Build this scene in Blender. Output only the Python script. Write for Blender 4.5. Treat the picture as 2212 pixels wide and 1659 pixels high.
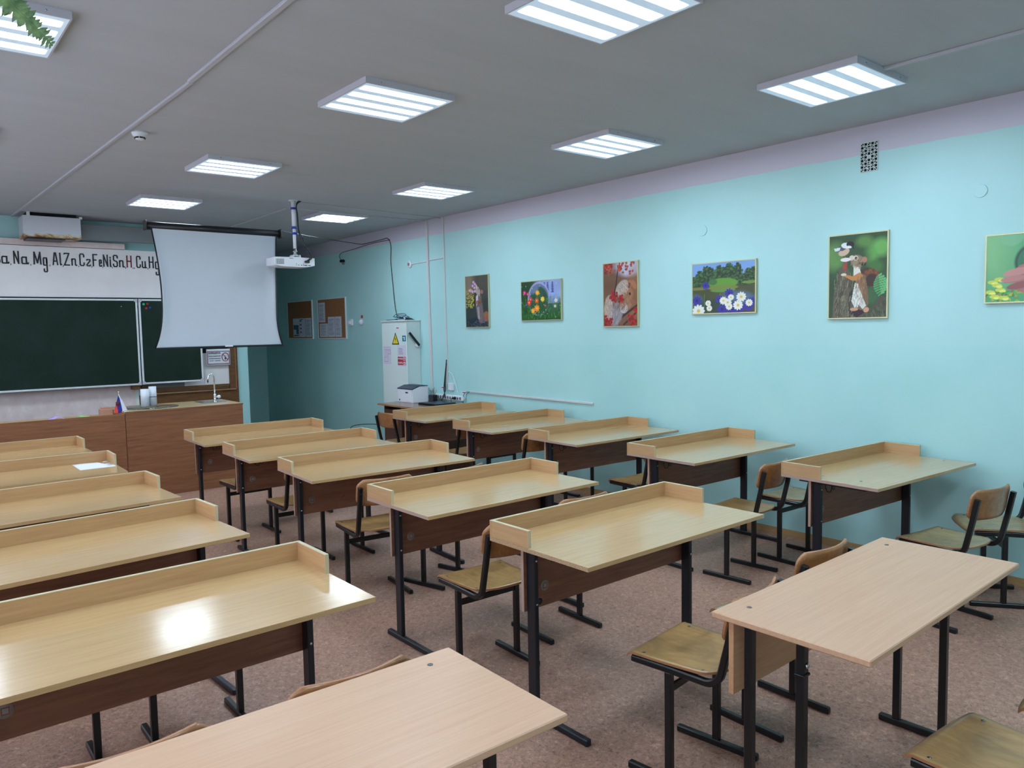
import bpy, bmesh, math, random
import numpy as np
from mathutils import Vector, Matrix

S = bpy.context.scene
for o in list(bpy.data.objects):
    bpy.data.objects.remove(o)
PI = math.pi
rnd = random.Random(7)

# ------------------------------------------------------------------ camera
YAW, PITCH, ROLL, FPX = math.radians(39.524), math.radians(4.213), math.radians(-1.055), 1649.3
CAMZ = 1.68
fwd = Vector((math.sin(YAW)*math.cos(PITCH), math.cos(YAW)*math.cos(PITCH), -math.sin(PITCH)))
rt = Vector((math.cos(YAW), -math.sin(YAW), 0))
up = rt.cross(fwd)
rt2 = math.cos(ROLL)*rt + math.sin(ROLL)*up
up2 = -math.sin(ROLL)*rt + math.cos(ROLL)*up
cd = bpy.data.cameras.new('camera')
cam = bpy.data.objects.new('camera', cd)
S.collection.objects.link(cam)
M = Matrix((rt2, up2, -fwd)).transposed().to_4x4()
M.translation = Vector((0, 0, CAMZ))
cam.matrix_world = M
cd.sensor_width = 36
cd.lens = FPX/2212*36
cd.clip_start = 0.02
S.camera = cam

# ------------------------------------------------------------------ world and exposure
w = bpy.data.worlds.new('world'); S.world = w; w.use_nodes = True
w.node_tree.nodes['Background'].inputs[0].default_value = (0.80, 0.84, 1.0, 1)
w.node_tree.nodes['Background'].inputs[1].default_value = 1.8
S.view_settings.view_transform = 'Standard'
S.view_settings.look = 'None'
S.view_settings.gamma = 1
S.view_settings.use_curve_mapping = False
S.view_settings.exposure = 0.88
LAMP_PEAK, LAMP_BASE = 24.0, 0.24       # lamp diffuser: over the LED bars, between them
LAMP_COL = (0.72, 0.87, 1.0)

# ------------------------------------------------------------------ helpers
def lin(r, g, b):
    f = lambda c: ((c/255+0.055)/1.055)**2.4 if c > 10 else c/255/12.92
    return (f(r), f(g), f(b), 1)

MAT = {}
def mat(name, col, rough=0.5, metal=0.0, spec=0.5, coat=0.0):
    m = bpy.data.materials.new(name); m.use_nodes = True
    b = m.node_tree.nodes['Principled BSDF']
    b.inputs['Base Color'].default_value = col if len(col) == 4 else (*col, 1)
    b.inputs['Roughness'].default_value = rough
    b.inputs['Metallic'].default_value = metal
    b.inputs['Specular IOR Level'].default_value = spec
    b.inputs['Coat Weight'].default_value = coat
    b.inputs['Coat Roughness'].default_value = 0.12
    MAT[name] = m
    return m

class NT:
    """small helper to wire nodes"""
    def __init__(s, m):
        s.t = m.node_tree; s.b = s.t.nodes['Principled BSDF']
    def n(s, kind, **kw):
        x = s.t.nodes.new(kind)
        for k, v in kw.items():
            if k[0] == 'i' and k[1:].isdigit(): x.inputs[int(k[1:])].default_value = v
            elif k in x.inputs.keys(): x.inputs[k].default_value = v
            else: setattr(x, k, v)
        return x
    def l(s, a, b): s.t.links.new(a, b)
    def coords(s, scale, rnd_off=True):
        tc = s.n('ShaderNodeTexCoord'); mp = s.n('ShaderNodeMapping')
        mp.inputs['Scale'].default_value = scale
        s.l(tc.outputs['Object'], mp.inputs['Vector'])
        if rnd_off:
            oi = s.n('ShaderNodeObjectInfo')
            mu = s.n('ShaderNodeVectorMath', operation='SCALE'); mu.inputs[0].default_value = (31, 17, 23)
            s.l(oi.outputs['Random'], mu.inputs['Scale']); s.l(mu.outputs[0], mp.inputs['Location'])
        return mp.outputs[0]
    def noise(s, vec, scale, detail=4, rough=0.6, dist=0):
        x = s.n('ShaderNodeTexNoise'); x.inputs['Scale'].default_value = scale
        x.inputs['Detail'].default_value = detail; x.inputs['Roughness'].default_value = rough
        x.inputs['Distortion'].default_value = dist
        s.l(vec, x.inputs['Vector']); return x.outputs['Fac']
    def ramp(s, fac, stops):
        r = s.n('ShaderNodeValToRGB')
        e = r.color_ramp.elements
        while len(e) < len(stops): e.new(0.5)
        for k, (p, c) in zip(e, stops): k.position = p; k.color = c if len(c) == 4 else (*c, 1)
        s.l(fac, r.inputs[0]); return r.outputs[0]
    def mix(s, fac, a, b, mode='MIX'):
        x = s.n('ShaderNodeMix', data_type='RGBA', blend_type=mode)
        if isinstance(fac, (int, float)): x.inputs[0].default_value = fac
        else: s.l(fac, x.inputs[0])
        for v, i in ((a, 6), (b, 7)):
            if isinstance(v, tuple): x.inputs[i].default_value = v
            else: s.l(v, x.inputs[i])
        return x.outputs[2]
    def bump(s, h, strength, dist=0.002):
        x = s.n('ShaderNodeBump'); x.inputs['Strength'].default_value = strength; x.inputs['Distance'].default_value = dist
        s.l(h, x.inputs['Height']); s.l(x.outputs[0], s.b.inputs['Normal'])

def wood(name, c1, c2, rough, scale=(1.2, 22, 22), coat=0.0, spec=0.5, blotch=0.25, c3=None, wave=0.0, rr=0.06):
    m = mat(name, c1, rough, spec=spec, coat=coat); t = NT(m)
    v = t.coords(scale)
    f = t.noise(v, 3.0, 5, 0.65, 0.4)
    col = t.ramp(f, [(0.32, c1), (0.68, c2)])
    v2 = t.coords((1.0, 2.2, 2.2))
    f2 = t.noise(v2, 2.2, 3, 0.5)
    d = tuple(x*0.80 for x in c1[:3])+(1,)
    k = t.ramp(f2, [(0.4, (0, 0, 0)), (0.75, (1, 1, 1))])
    mu = t.n('ShaderNodeMath', operation='MULTIPLY'); t.l(k, mu.inputs[0]); mu.inputs[1].default_value = blotch
    col = t.mix(mu.outputs[0], col, c3 or d)
    t.l(col, t.b.inputs['Base Color'])
    r = t.n('ShaderNodeMapRange'); r.inputs['To Min'].default_value = rough-rr; r.inputs['To Max'].default_value = rough+rr
    t.l(f, r.inputs[0]); t.l(r.outputs[0], t.b.inputs['Roughness'])
    t.bump(f, 0.05, 0.001)
    return m

wood('oak_top', lin(198, 164, 118), lin(186, 150, 104), 0.21, coat=0.35, blotch=0.12, rr=.03)
wood('oak_rim', lin(192, 154, 108), lin(176, 136, 92), 0.42, blotch=.15)
wood('oak_rim_side', lin(196, 158, 114), lin(184, 144, 102), 0.42, scale=(22, 1.2, 22), blotch=.1)
wood('beech_top', lin(206, 166, 134), lin(196, 154, 122), 0.36, scale=(1.0, 30, 30), blotch=.15)
wood('beech_panel', lin(200, 154, 116), lin(184, 138, 102), 0.45)
wood('walnut_panel', lin(142, 96, 74), lin(114, 74, 56), 0.40, scale=(1.2, 16, 16), blotch=0.3)
wood('counter_wood', lin(158, 106, 72), lin(122, 78, 52), 0.4, scale=(0.9, 14, 14), blotch=0.55)
wood('counter_top_wood', lin(206, 180, 138), lin(188, 160, 118), 0.25)
wood('frame_wood', lin(122, 82, 40), lin(84, 52, 24), 0.4, scale=(2, 14, 14))
wood('dark_desk_wood', lin(92, 58, 46), lin(60, 36, 30), 0.4, scale=(20, 1.5, 1.5))
wood('dark_desk_top', lin(150, 120, 104), lin(122, 92, 78), 0.25, scale=(20, 1.5, 1.5))
wood('ply_edge', lin(178, 128, 88), lin(140, 92, 60), 0.5, scale=(4, 4, 160))
wood('skirting', lin(190, 156, 110), lin(168, 132, 88), 0.5, scale=(8, 1, 8))
mat('edge_pale', lin(192, 180, 146), 0.5)
mat('edge_pink', lin(176, 148, 134), 0.5)
mat('black_metal', lin(15, 16, 19), 0.33, 0.0, 0.5)
mat('leg_metal', lin(19, 24, 33), 0.36, 0.0, 0.5)
mat('steel', (0.6, 0.6, 0.62), 0.25, 1.0)
mat('chrome', (0.85, 0.87, 0.9), 0.08, 1.0)
mat('aluminium', lin(226, 232, 236), 0.45, 0.15)
mat('white_plastic', lin(226, 230, 236), 0.4)
mat('white_paint', lin(214, 228, 226), 0.4)
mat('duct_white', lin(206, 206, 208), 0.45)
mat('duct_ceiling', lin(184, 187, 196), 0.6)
mat('black_plastic', lin(18, 20, 26), 0.35)
mat('cable_black', lin(22, 26, 32), 0.5)
mat('cable_blue', lin(24, 44, 84), 0.5)
mat('tape_blue', lin(30, 60, 170), 0.5)
mat('paper', lin(226, 230, 240), 0.7)
mat('lamp_metal', lin(196, 196, 206), 0.4)
mat('gold_frame', lin(206, 200, 158), 0.35, 0.5)
mat('grey_board', lin(120, 126, 130), 0.6)
mat('dark_void', lin(6, 8, 10), 0.9)
mat('red_ink', lin(140, 24, 34), 0.6)
mat('label_red', lin(196, 60, 62), 0.6)
mat('ink', lin(12, 22, 34), 0.5)
mat('letter_black', lin(8, 16, 26), 0.5)
mat('letter_red', lin(120, 22, 34), 0.5)
mat('yellow', lin(232, 206, 40), 0.5)
mat('teal_sticker', lin(30, 120, 140), 0.5)
mat('flag_white', lin(230, 234, 250), 0.7)
mat('flag_blue', lin(34, 44, 150), 0.7)
mat('flag_red', lin(226, 70, 50), 0.7)
mat('emblem', lin(110, 50, 60), 0.7)
mat('gold', (0.9, 0.7, 0.3), 0.3, 1.0)
mat('sticker', lin(150, 140, 138), 0.4)
mat('magnet_green', lin(40, 190, 120), 0.3)
mat('magnet_red', lin(170, 36, 44), 0.3)
mat('magnet_blue', lin(16, 60, 160), 0.3)
mat('purple_paper', lin(190, 170, 226), 0.6)
mat('green_paper', lin(150, 220, 120), 0.6)
mat('pink_wood', lin(190, 140, 120), 0.5)
mat('terracotta', lin(150, 80, 50), 0.7)
mat('screw_metal', (0.16, 0.16, 0.18), 0.35, 1.0)
mat('navy_plastic', lin(34, 42, 66), 0.35)

# whiteboard-like panel, slightly stained
m = mat('white_panel', lin(206, 206, 212), 0.55); t = NT(m)
f = t.noise(t.coords((1, 1, 1)), 2.0, 3)
t.l(t.ramp(f, [(0.3, lin(228, 224, 224)), (0.7, lin(240, 236, 236))]), t.b.inputs['Base Color'])

# screen cloth
m = mat('screen_cloth', lin(196, 204, 214), 0.8)

# beige panel with scrubbed marks under the chalkboard
m = mat('beige_panel', lin(202, 190, 190), 0.7); t = NT(m)
f = t.noise(t.coords((2, 1, 1.6)), 4.0, 5, 0.7)
t.l(t.ramp(f, [(0.35, lin(222, 202, 198)), (0.6, lin(232, 216, 214)), (0.75, lin(240, 232, 234))]), t.b.inputs['Base Color'])

# chalkboard
m = mat('chalk_green', lin(32, 54, 44), 0.7, spec=.25); t = NT(m)
f = t.noise(t.coords((1, 1, 1)), 3.0, 4, 0.6)
t.l(t.ramp(f, [(0.4, lin(22, 42, 33)), (0.85, lin(34, 54, 46))]), t.b.inputs['Base Color'])

# chipboard
m = mat('chipboard', lin(190, 158, 124), 0.8); t = NT(m)
f = t.noise(t.coords((1, 1, 1)), 260, 2, 0.7)
t.l(t.ramp(f, [(0.35, lin(140, 108, 78)), (0.55, lin(186, 154, 118)), (0.7, lin(204, 178, 146))]), t.b.inputs['Base Color'])

# worn plywood seats
def ply(name, c1, c2, stain, k):
    m = mat(name, c1, 0.3, coat=0.3); t = NT(m)
    f = t.noise(t.coords((8, 1.5, 8)), 6, 4, 0.6, 0.6)
    col = t.ramp(f, [(0.3, c1), (0.7, c2)])
    g = t.noise(t.coords((1, 1, 1)), 5.5, 4, 0.6, 1.0)
    s = t.ramp(g, [(0.45, (0, 0, 0)), (0.72, (k, k, k))])
    t.l(t.mix(s, col, stain), t.b.inputs['Base Color'])
    return m
ply('seat_ply', lin(178, 144, 94), lin(154, 120, 74), lin(104, 84, 58), 0.75)
ply('seat_ply_pale', lin(176, 156, 112), lin(150, 132, 88), lin(104, 94, 66), 0.7)
ply('back_ply', lin(176, 126, 78), lin(150, 98, 56), lin(104, 74, 56), 0.6)

# rusty white sheet box
m = mat('rusty_white', lin(206, 208, 216), 0.5); t = NT(m)
tc = t.n('ShaderNodeTexCoord'); sx = t.n('ShaderNodeSeparateXYZ'); t.l(tc.outputs['Object'], sx.inputs[0])
f = t.noise(t.coords((1, 1, 2.5), False), 9, 5, 0.7)
a = t.n('ShaderNodeMath', operation='MULTIPLY_ADD'); t.l(sx.outputs['Z'], a.inputs[0]); a.inputs[1].default_value = -4.0; a.inputs[2].default_value = 11.28
b = t.n('ShaderNodeMath', operation='ADD'); t.l(a.outputs[0], b.inputs[0]); t.l(f, b.inputs[1])
t.l(t.ramp(b.outputs[0], [(0.46, lin(206, 208, 216)), (0.58, lin(206, 184, 140)), (0.72, lin(120, 66, 36))]), t.b.inputs['Base Color'])

# floor: cork-look linoleum
m = mat('linoleum', lin(150, 122, 106), 0.42); t = NT(m)
v = t.coords((1, 1, 1), False)
f = t.noise(v, 42, 6, 0.75, 1.0)
c = t.ramp(f, [(0.32, lin(110, 78, 64)), (0.43, lin(160, 122, 104)), (0.57, lin(182, 142, 122)), (0.68, lin(216, 180, 156))])
f2 = t.noise(v, 90, 3, 0.7, 2.0)
k2 = t.ramp(f2, [(0.585, (0, 0, 0)), (0.65, (0.9, 0.9, 0.9))])
c = t.mix(k2, c, lin(70, 44, 38))
f3 = t.noise(v, 1.3, 3, 0.6)
k3 = t.ramp(f3, [(0.35, (0, 0, 0)), (0.8, (0.25, 0.25, 0.25))])
c = t.mix(k3, c, lin(128, 98, 88))
t.l(c, t.b.inputs['Base Color'])
t.bump(f, 0.08, 0.001)

# ceiling: whitewash with faint brush marks and blotches
m = mat('whitewash', lin(206, 204, 202), 0.9, spec=0.2); t = NT(m)
f = t.noise(t.coords((0.5, 3, 1), False), 1.6, 5, 0.6, 0.6)
t.l(t.ramp(f, [(0.3, lin(180, 185, 192)), (0.7, lin(186, 190, 198))]), t.b.inputs['Base Color'])
t.bump(f, 0.05, 0.004)

# wall paint, turquoise, with a hand-brushed white band under the ceiling (right wall)
def wallpaint(name, band):
    m = mat(name, lin(160, 215, 210), 0.42, spec=0.35); t = NT(m)
    tc = t.n('ShaderNodeTexCoord'); sx = t.n('ShaderNodeSeparateXYZ'); t.l(tc.outputs['Object'], sx.inputs[0])
    f = t.noise(t.coords((1, 1, 1), False), 1.1, 4, 0.55)
    up_ = t.ramp(f, [(0.3, lin(172, 216, 216)), (0.7, lin(182, 224, 225))])
    lo_ = t.ramp(f, [(0.3, lin(168, 216, 215)), (0.7, lin(179, 223, 223))])
    g = t.n('ShaderNodeMath', operation='GREATER_THAN'); t.l(sx.outputs['Z'], g.inputs[0]); g.inputs[1].default_value = 1.5
    c = t.mix(g.outputs[0], lo_, up_)
    if band:
        n2 = t.noise(t.coords((0, 1, 0), False), 3.0, 3)
        a = t.n('ShaderNodeMath', operation='MULTIPLY_ADD'); t.l(n2, a.inputs[0]); a.inputs[1].default_value = 0.03; a.inputs[2].default_value = 2.84
        g = t.n('ShaderNodeMath', operation='GREATER_THAN'); t.l(sx.outputs['Z'], g.inputs[0]); t.l(a.outputs[0], g.inputs[1])
        c = t.mix(g.outputs[0], c, lin(202, 198, 212))
    t.l(c, t.b.inputs['Base Color'])
    f4 = t.noise(t.coords((1, 1, 1), False), 7, 3)
    t.bump(f4, 0.12, 0.01)
    return m
wallpaint('wall_paint_band', True)
wallpaint('wall_paint', False)
mat('white_wall', lin(228, 226, 226), 0.7)

# vertex-colour print
m = mat('print', (1, 1, 1), 0.35); t = NT(m)
vc = t.n('ShaderNodeVertexColor'); vc.layer_name = 'Col'; t.l(vc.outputs[0], t.b.inputs['Base Color'])

# cork
m = mat('cork', lin(150, 102, 66), 0.9); t = NT(m)
f = t.noise(t.coords((1, 1, 1)), 120, 3)
t.l(t.ramp(f, [(0.3, lin(130, 84, 52)), (0.7, lin(164, 114, 76))]), t.b.inputs['Base Color'])

# leaf
m = mat('leaf', lin(84, 124, 66), 0.45); t = NT(m)
f = t.noise(t.coords((1, 1, 1)), 60, 3)
t.l(t.ramp(f, [(0.3, lin(44, 78, 38)), (0.7, lin(112, 142, 86))]), t.b.inputs['Base Color'])
m.node_tree.nodes['Principled BSDF'].inputs['Transmission Weight'].default_value = 0.0

# glass
m = mat('glass', (0.80, 0.9, 0.92), 0.03); m.node_tree.nodes['Principled BSDF'].inputs['Transmission Weight'].default_value = 1.0
m.node_tree.nodes['Principled BSDF'].inputs['IOR'].default_value = 1.45

# lamp diffuser with four LED bars behind it
m = mat('diffuser', (0.6, 0.7, 0.75), 0.35); t = NT(m)
tc = t.n('ShaderNodeTexCoord'); sx = t.n('ShaderNodeSeparateXYZ'); t.l(tc.outputs['Object'], sx.inputs[0])
tot = None
for yc in (-0.205, -0.07, 0.07, 0.205):
    a = t.n('ShaderNodeMath', operation='SUBTRACT'); t.l(sx.outputs['Y'], a.inputs[0]); a.inputs[1].default_value = yc
    a2 = t.n('ShaderNodeMath', operation='ABSOLUTE'); t.l(a.outputs[0], a2.inputs[0])
    r = t.n('ShaderNodeMapRange', interpolation_type='SMOOTHSTEP'); t.l(a2.outputs[0], r.inputs[0])
    r.inputs['From Min'].default_value = 0.044; r.inputs['From Max'].default_value = 0.022
    if tot is None: tot = r.outputs[0]
    else:
        s_ = t.n('ShaderNodeMath', operation='ADD'); t.l(tot, s_.inputs[0]); t.l(r.outputs[0], s_.inputs[1]); tot = s_.outputs[0]
ax = t.n('ShaderNodeMath', operation='ABSOLUTE'); t.l(sx.outputs['X'], ax.inputs[0])
r = t.n('ShaderNodeMapRange', interpolation_type='SMOOTHSTEP'); t.l(ax.outputs[0], r.inputs[0])
r.inputs['From Min'].default_value = 0.275; r.inputs['From Max'].default_value = 0.235
mu = t.n('ShaderNodeMath', operation='MULTIPLY'); t.l(tot, mu.inputs[0]); t.l(r.outputs[0], mu.inputs[1])
wv = t.n('ShaderNodeTexWave', wave_type='BANDS', bands_direction='X'); wv.inputs['Scale'].default_value = 40
t.l(tc.outputs['Object'], wv.inputs[0])
wm = t.n('ShaderNodeMath', operation='MULTIPLY_ADD'); t.l(wv.outputs['Fac'], wm.inputs[0]); wm.inputs[1].default_value = 0.25; wm.inputs[2].default_value = 0.87
st = t.n('ShaderNodeMath', operation='MULTIPLY_ADD'); t.l(mu.outputs[0], st.inputs[0]); st.inputs[1].default_value = LAMP_PEAK-LAMP_BASE; st.inputs[2].default_value = LAMP_BASE
st2 = t.n('ShaderNodeMath', operation='MULTIPLY'); t.l(st.outputs[0], st2.inputs[0]); t.l(wm.outputs[0], st2.inputs[1])
cc = t.mix(mu.outputs[0], (0.50, 0.68, 0.92, 1), (*LAMP_COL, 1))
t.l(cc, t.b.inputs['Emission Color']); t.l(st2.outputs[0], t.b.inputs['Emission Strength'])

# ------------------------------------------------------------------ mesh helpers
class MB:
    def __init__(s): s.bm = bmesh.new(); s.slots = []
    def mi(s, name):
        if name not in s.slots: s.slots.append(name)
        return s.slots.index(name)
    def _fin(s, faces, m, smooth=False):
        i = s.mi(m)
        for f in faces: f.material_index = i; f.smooth = smooth
    def box(s, x0, x1, y0, y1, z0, z1, m, bev=0.0, rot=None, seg=1):
        M_ = Matrix.Translation(((x0+x1)/2, (y0+y1)/2, (z0+z1)/2)) @ Matrix.Diagonal((abs(x1-x0), abs(y1-y0), abs(z1-z0), 1))
        if rot is not None: M_ = rot @ M_
        b2 = bmesh.new()
        bmesh.ops.create_cube(b2, size=1, matrix=M_)
        if bev: bmesh.ops.bevel(b2, geom=b2.edges[:], offset=bev, segments=seg, affect='EDGES', clamp_overlap=True)
        s.add(b2, m, smooth=False)
        return s
    def add(s, b2, m, smooth=False):
        i = s.mi(m)
        vm = {}
        for v in b2.verts: vm[v] = s.bm.verts.new(v.co)
        for f in b2.faces:
            try:
                g = s.bm.faces.new([vm[v] for v in f.verts]); g.material_index = i; g.smooth = smooth
            except ValueError: pass
        b2.free()
    def poly(s, pts, m, smooth=False):
        f = s.bm.faces.new([s.bm.verts.new(p) for p in pts]); f.material_index = s.mi(m); f.smooth = smooth
        return s
    def sweep(s, path, prof, m, up=(0, 0, 1), smooth=False, closed=False):
        """sweep a 2-D profile (list of (a,b)) along a path of points"""
        path = [Vector(p) for p in path]; n = len(path); rings = []
        prev = None
        for i, p in enumerate(path):
            if i == 0: d = path[1]-p
            elif i == n-1: d = p-path[i-1]
            else: d = (path[i+1]-p).normalized()+(p-path[i-1]).normalized()
            d.normalize()
            if prev is None:
                u = Vector(up); u = u-d*u.dot(d)
                if u.length < 1e-3: u = Vector((1, 0, 0)); u = u-d*u.dot(d)
            else: u = prev-d*prev.dot(d)
            u.normalize(); prev = u
            r = d.cross(u)
            sc = 1.0
            if 0 < i < n-1:
                c = (path[i+1]-p).normalized().dot((p-path[i-1]).normalized())
                sc = 1/max(0.6, math.sqrt((1+c)/2))
            rings.append([s.bm.verts.new(p + r*a + u*b) for a, b in prof])
        k = len(prof); fs = []
        for i in range(n-1):
            for j in range(k):
                fs.append(s.bm.faces.new((rings[i][j], rings[i][(j+1) % k], rings[i+1][(j+1) % k], rings[i+1][j])))
        fs2 = [s.bm.faces.new(list(reversed(rings[0]))), s.bm.faces.new(rings[-1])]
        s._fin(fs, m, smooth); s._fin(fs2, m, False)
        return s
    def tube(s, path, r, m, k=8, smooth=True):
        return s.sweep(path, [(r*math.cos(2*PI*i/k), r*math.sin(2*PI*i/k)) for i in range(k)], m, smooth=smooth)
    def rect(s, path, a, b, m, up=(0, 0, 1)):
        c = min(a, b)*0.18
        pr = [(-a/2+c, -b/2), (a/2-c, -b/2), (a/2, -b/2+c), (a/2, b/2-c), (a/2-c, b/2), (-a/2+c, b/2), (-a/2, b/2-c), (-a/2, -b/2+c)]
        return s.sweep(path, pr, m, up=up)
    def lathe(s, prof, m, axis='z', o=(0, 0, 0), k=24, smooth=True):
        """prof: (radius, height) pairs"""
        o = Vector(o); rings = []
        for r, h in prof:
            ring = []
            for i in range(k):
                a = 2*PI*i/k; c, d = r*math.cos(a), r*math.sin(a)
                p = {'z': (c, d, h), 'x': (h, c, d), 'y': (c, h, d)}[axis]
                ring.append(s.bm.verts.new(o+Vector(p)))
            rings.append(ring)
        fs = []
        for i in range(len(prof)-1):
            for j in range(k):
                fs.append(s.bm.faces.new((rings[i][j], rings[i][(j+1) % k], rings[i+1][(j+1) % k], rings[i+1][j])))
        for e in (rings[0], rings[-1]): fs.append(s.bm.faces.new(e))
        s._fin(fs, m, smooth)
        return s
    def solid_grid(s, top, bot, nu, nv, m, medge=None, smooth=True):
        """closed sheet from two functions of (i,j)"""
        T = [[s.bm.verts.new(top(i, j)) for j in range(nv+1)] for i in range(nu+1)]
        B = [[s.bm.verts.new(bot(i, j)) for j in range(nv+1)] for i in range(nu+1)]
        fs, es = [], []
        for i in range(nu):
            for j in range(nv):
                fs.append(s.bm.faces.new((T[i][j], T[i+1][j], T[i+1][j+1], T[i][j+1])))
                fs.append(s.bm.faces.new((B[i][j+1], B[i+1][j+1], B[i+1][j], B[i][j])))
        for i in range(nu):
            es.append(s.bm.faces.new((T[i+1][0], T[i][0], B[i][0], B[i+1][0])))
            es.append(s.bm.faces.new((T[i][nv], T[i+1][nv], B[i+1][nv], B[i][nv])))
        for j in range(nv):
            es.append(s.bm.faces.new((T[0][j], T[0][j+1], B[0][j+1], B[0][j])))
            es.append(s.bm.faces.new((T[nu][j+1], T[nu][j], B[nu][j], B[nu][j+1])))
        s._fin(fs, m, smooth); s._fin(es, medge or m, False)
        return s
    def make(s, name, parent=None, loc=None, fix=True):
        if fix: bmesh.ops.recalc_face_normals(s.bm, faces=s.bm.faces[:])
        me = bpy.data.meshes.new(name); s.bm.to_mesh(me); s.bm.free()
        for n in s.slots: me.materials.append(MAT[n])
        o = bpy.data.objects.new(name, me); S.collection.objects.link(o)
        if parent: o.parent = parent
        if loc: o.location = loc
        return o

def box(*a, **k): return MB().box(*a, **k)
def tag(o, label, cat, group=None, kind=None):
    o['label'] = label; o['category'] = cat
    if group: o['group'] = group
    if kind: o['kind'] = kind
    return o
def struct(o):
    o['kind'] = 'structure'; return o
def thing(name, loc, rot=0.0):
    e = bpy.data.objects.new(name, None); e.empty_display_size = 0.1
    S.collection.objects.link(e); e.location = loc; e.rotation_euler = (0, 0, math.radians(rot))
    return e
def dup(root, loc, rot, label):
    r = root.copy(); S.collection.objects.link(r); r.location = loc; r.rotation_euler = (0, 0, math.radians(rot))
    r['label'] = label
    for ch in list(root.children):
        c = ch.copy(); S.collection.objects.link(c); c.parent = r
        for g in list(ch.children):
            d = g.copy(); S.collection.objects.link(d); d.parent = c
    return r

# ------------------------------------------------------------------ text
def text_mesh(txt, name, target, m, parent, plane, depth=0.002, bold=0.0):
    """text filled into target (a0,a1,z0,z1); plane=('y',y) faces -y, ('x',x) faces -x, a is x or y"""
    cu = bpy.data.curves.new('t', 'FONT'); cu.body = txt; cu.size = 1; cu.extrude = 0.0; cu.offset = bold
    cu.align_x = 'CENTER'; cu.resolution_u = 3
    ob = bpy.data.objects.new('t', cu); S.collection.objects.link(ob)
    dg = bpy.context.evaluated_depsgraph_get()
    me = bpy.data.meshes.new_from_object(ob.evaluated_get(dg))
    bpy.data.objects.remove(ob); bpy.data.curves.remove(cu)
    me.name = name
    xs = [v.co.x for v in me.vertices]; ys = [v.co.y for v in me.vertices]
    a0, a1, z0, z1 = target
    bm = bmesh.new(); bm.from_mesh(me)
    ext = bmesh.ops.extrude_face_region(bm, geom=bm.faces[:])
    ev = {v for v in ext['geom'] if isinstance(v, bmesh.types.BMVert)}
    for v in bm.verts:
        u = (v.co.x-min(xs))/(max(xs)-min(xs)); q = (v.co.y-min(ys))/(max(ys)-min(ys))
        a = a0+(a1-a0)*u; z = z0+(z1-z0)*q
        off = -depth if v in ev else 0.0
        v.co = (a, plane[1]+off, z) if plane[0] == 'y' else (plane[1]+off, a, z)
    bmesh.ops.recalc_face_normals(bm, faces=bm.faces[:])
    bm.to_mesh(me); bm.free(); me.materials.clear(); me.materials.append(MAT[m])
    o = bpy.data.objects.new(name, me); S.collection.objects.link(o); o.parent = parent
    return o

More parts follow.
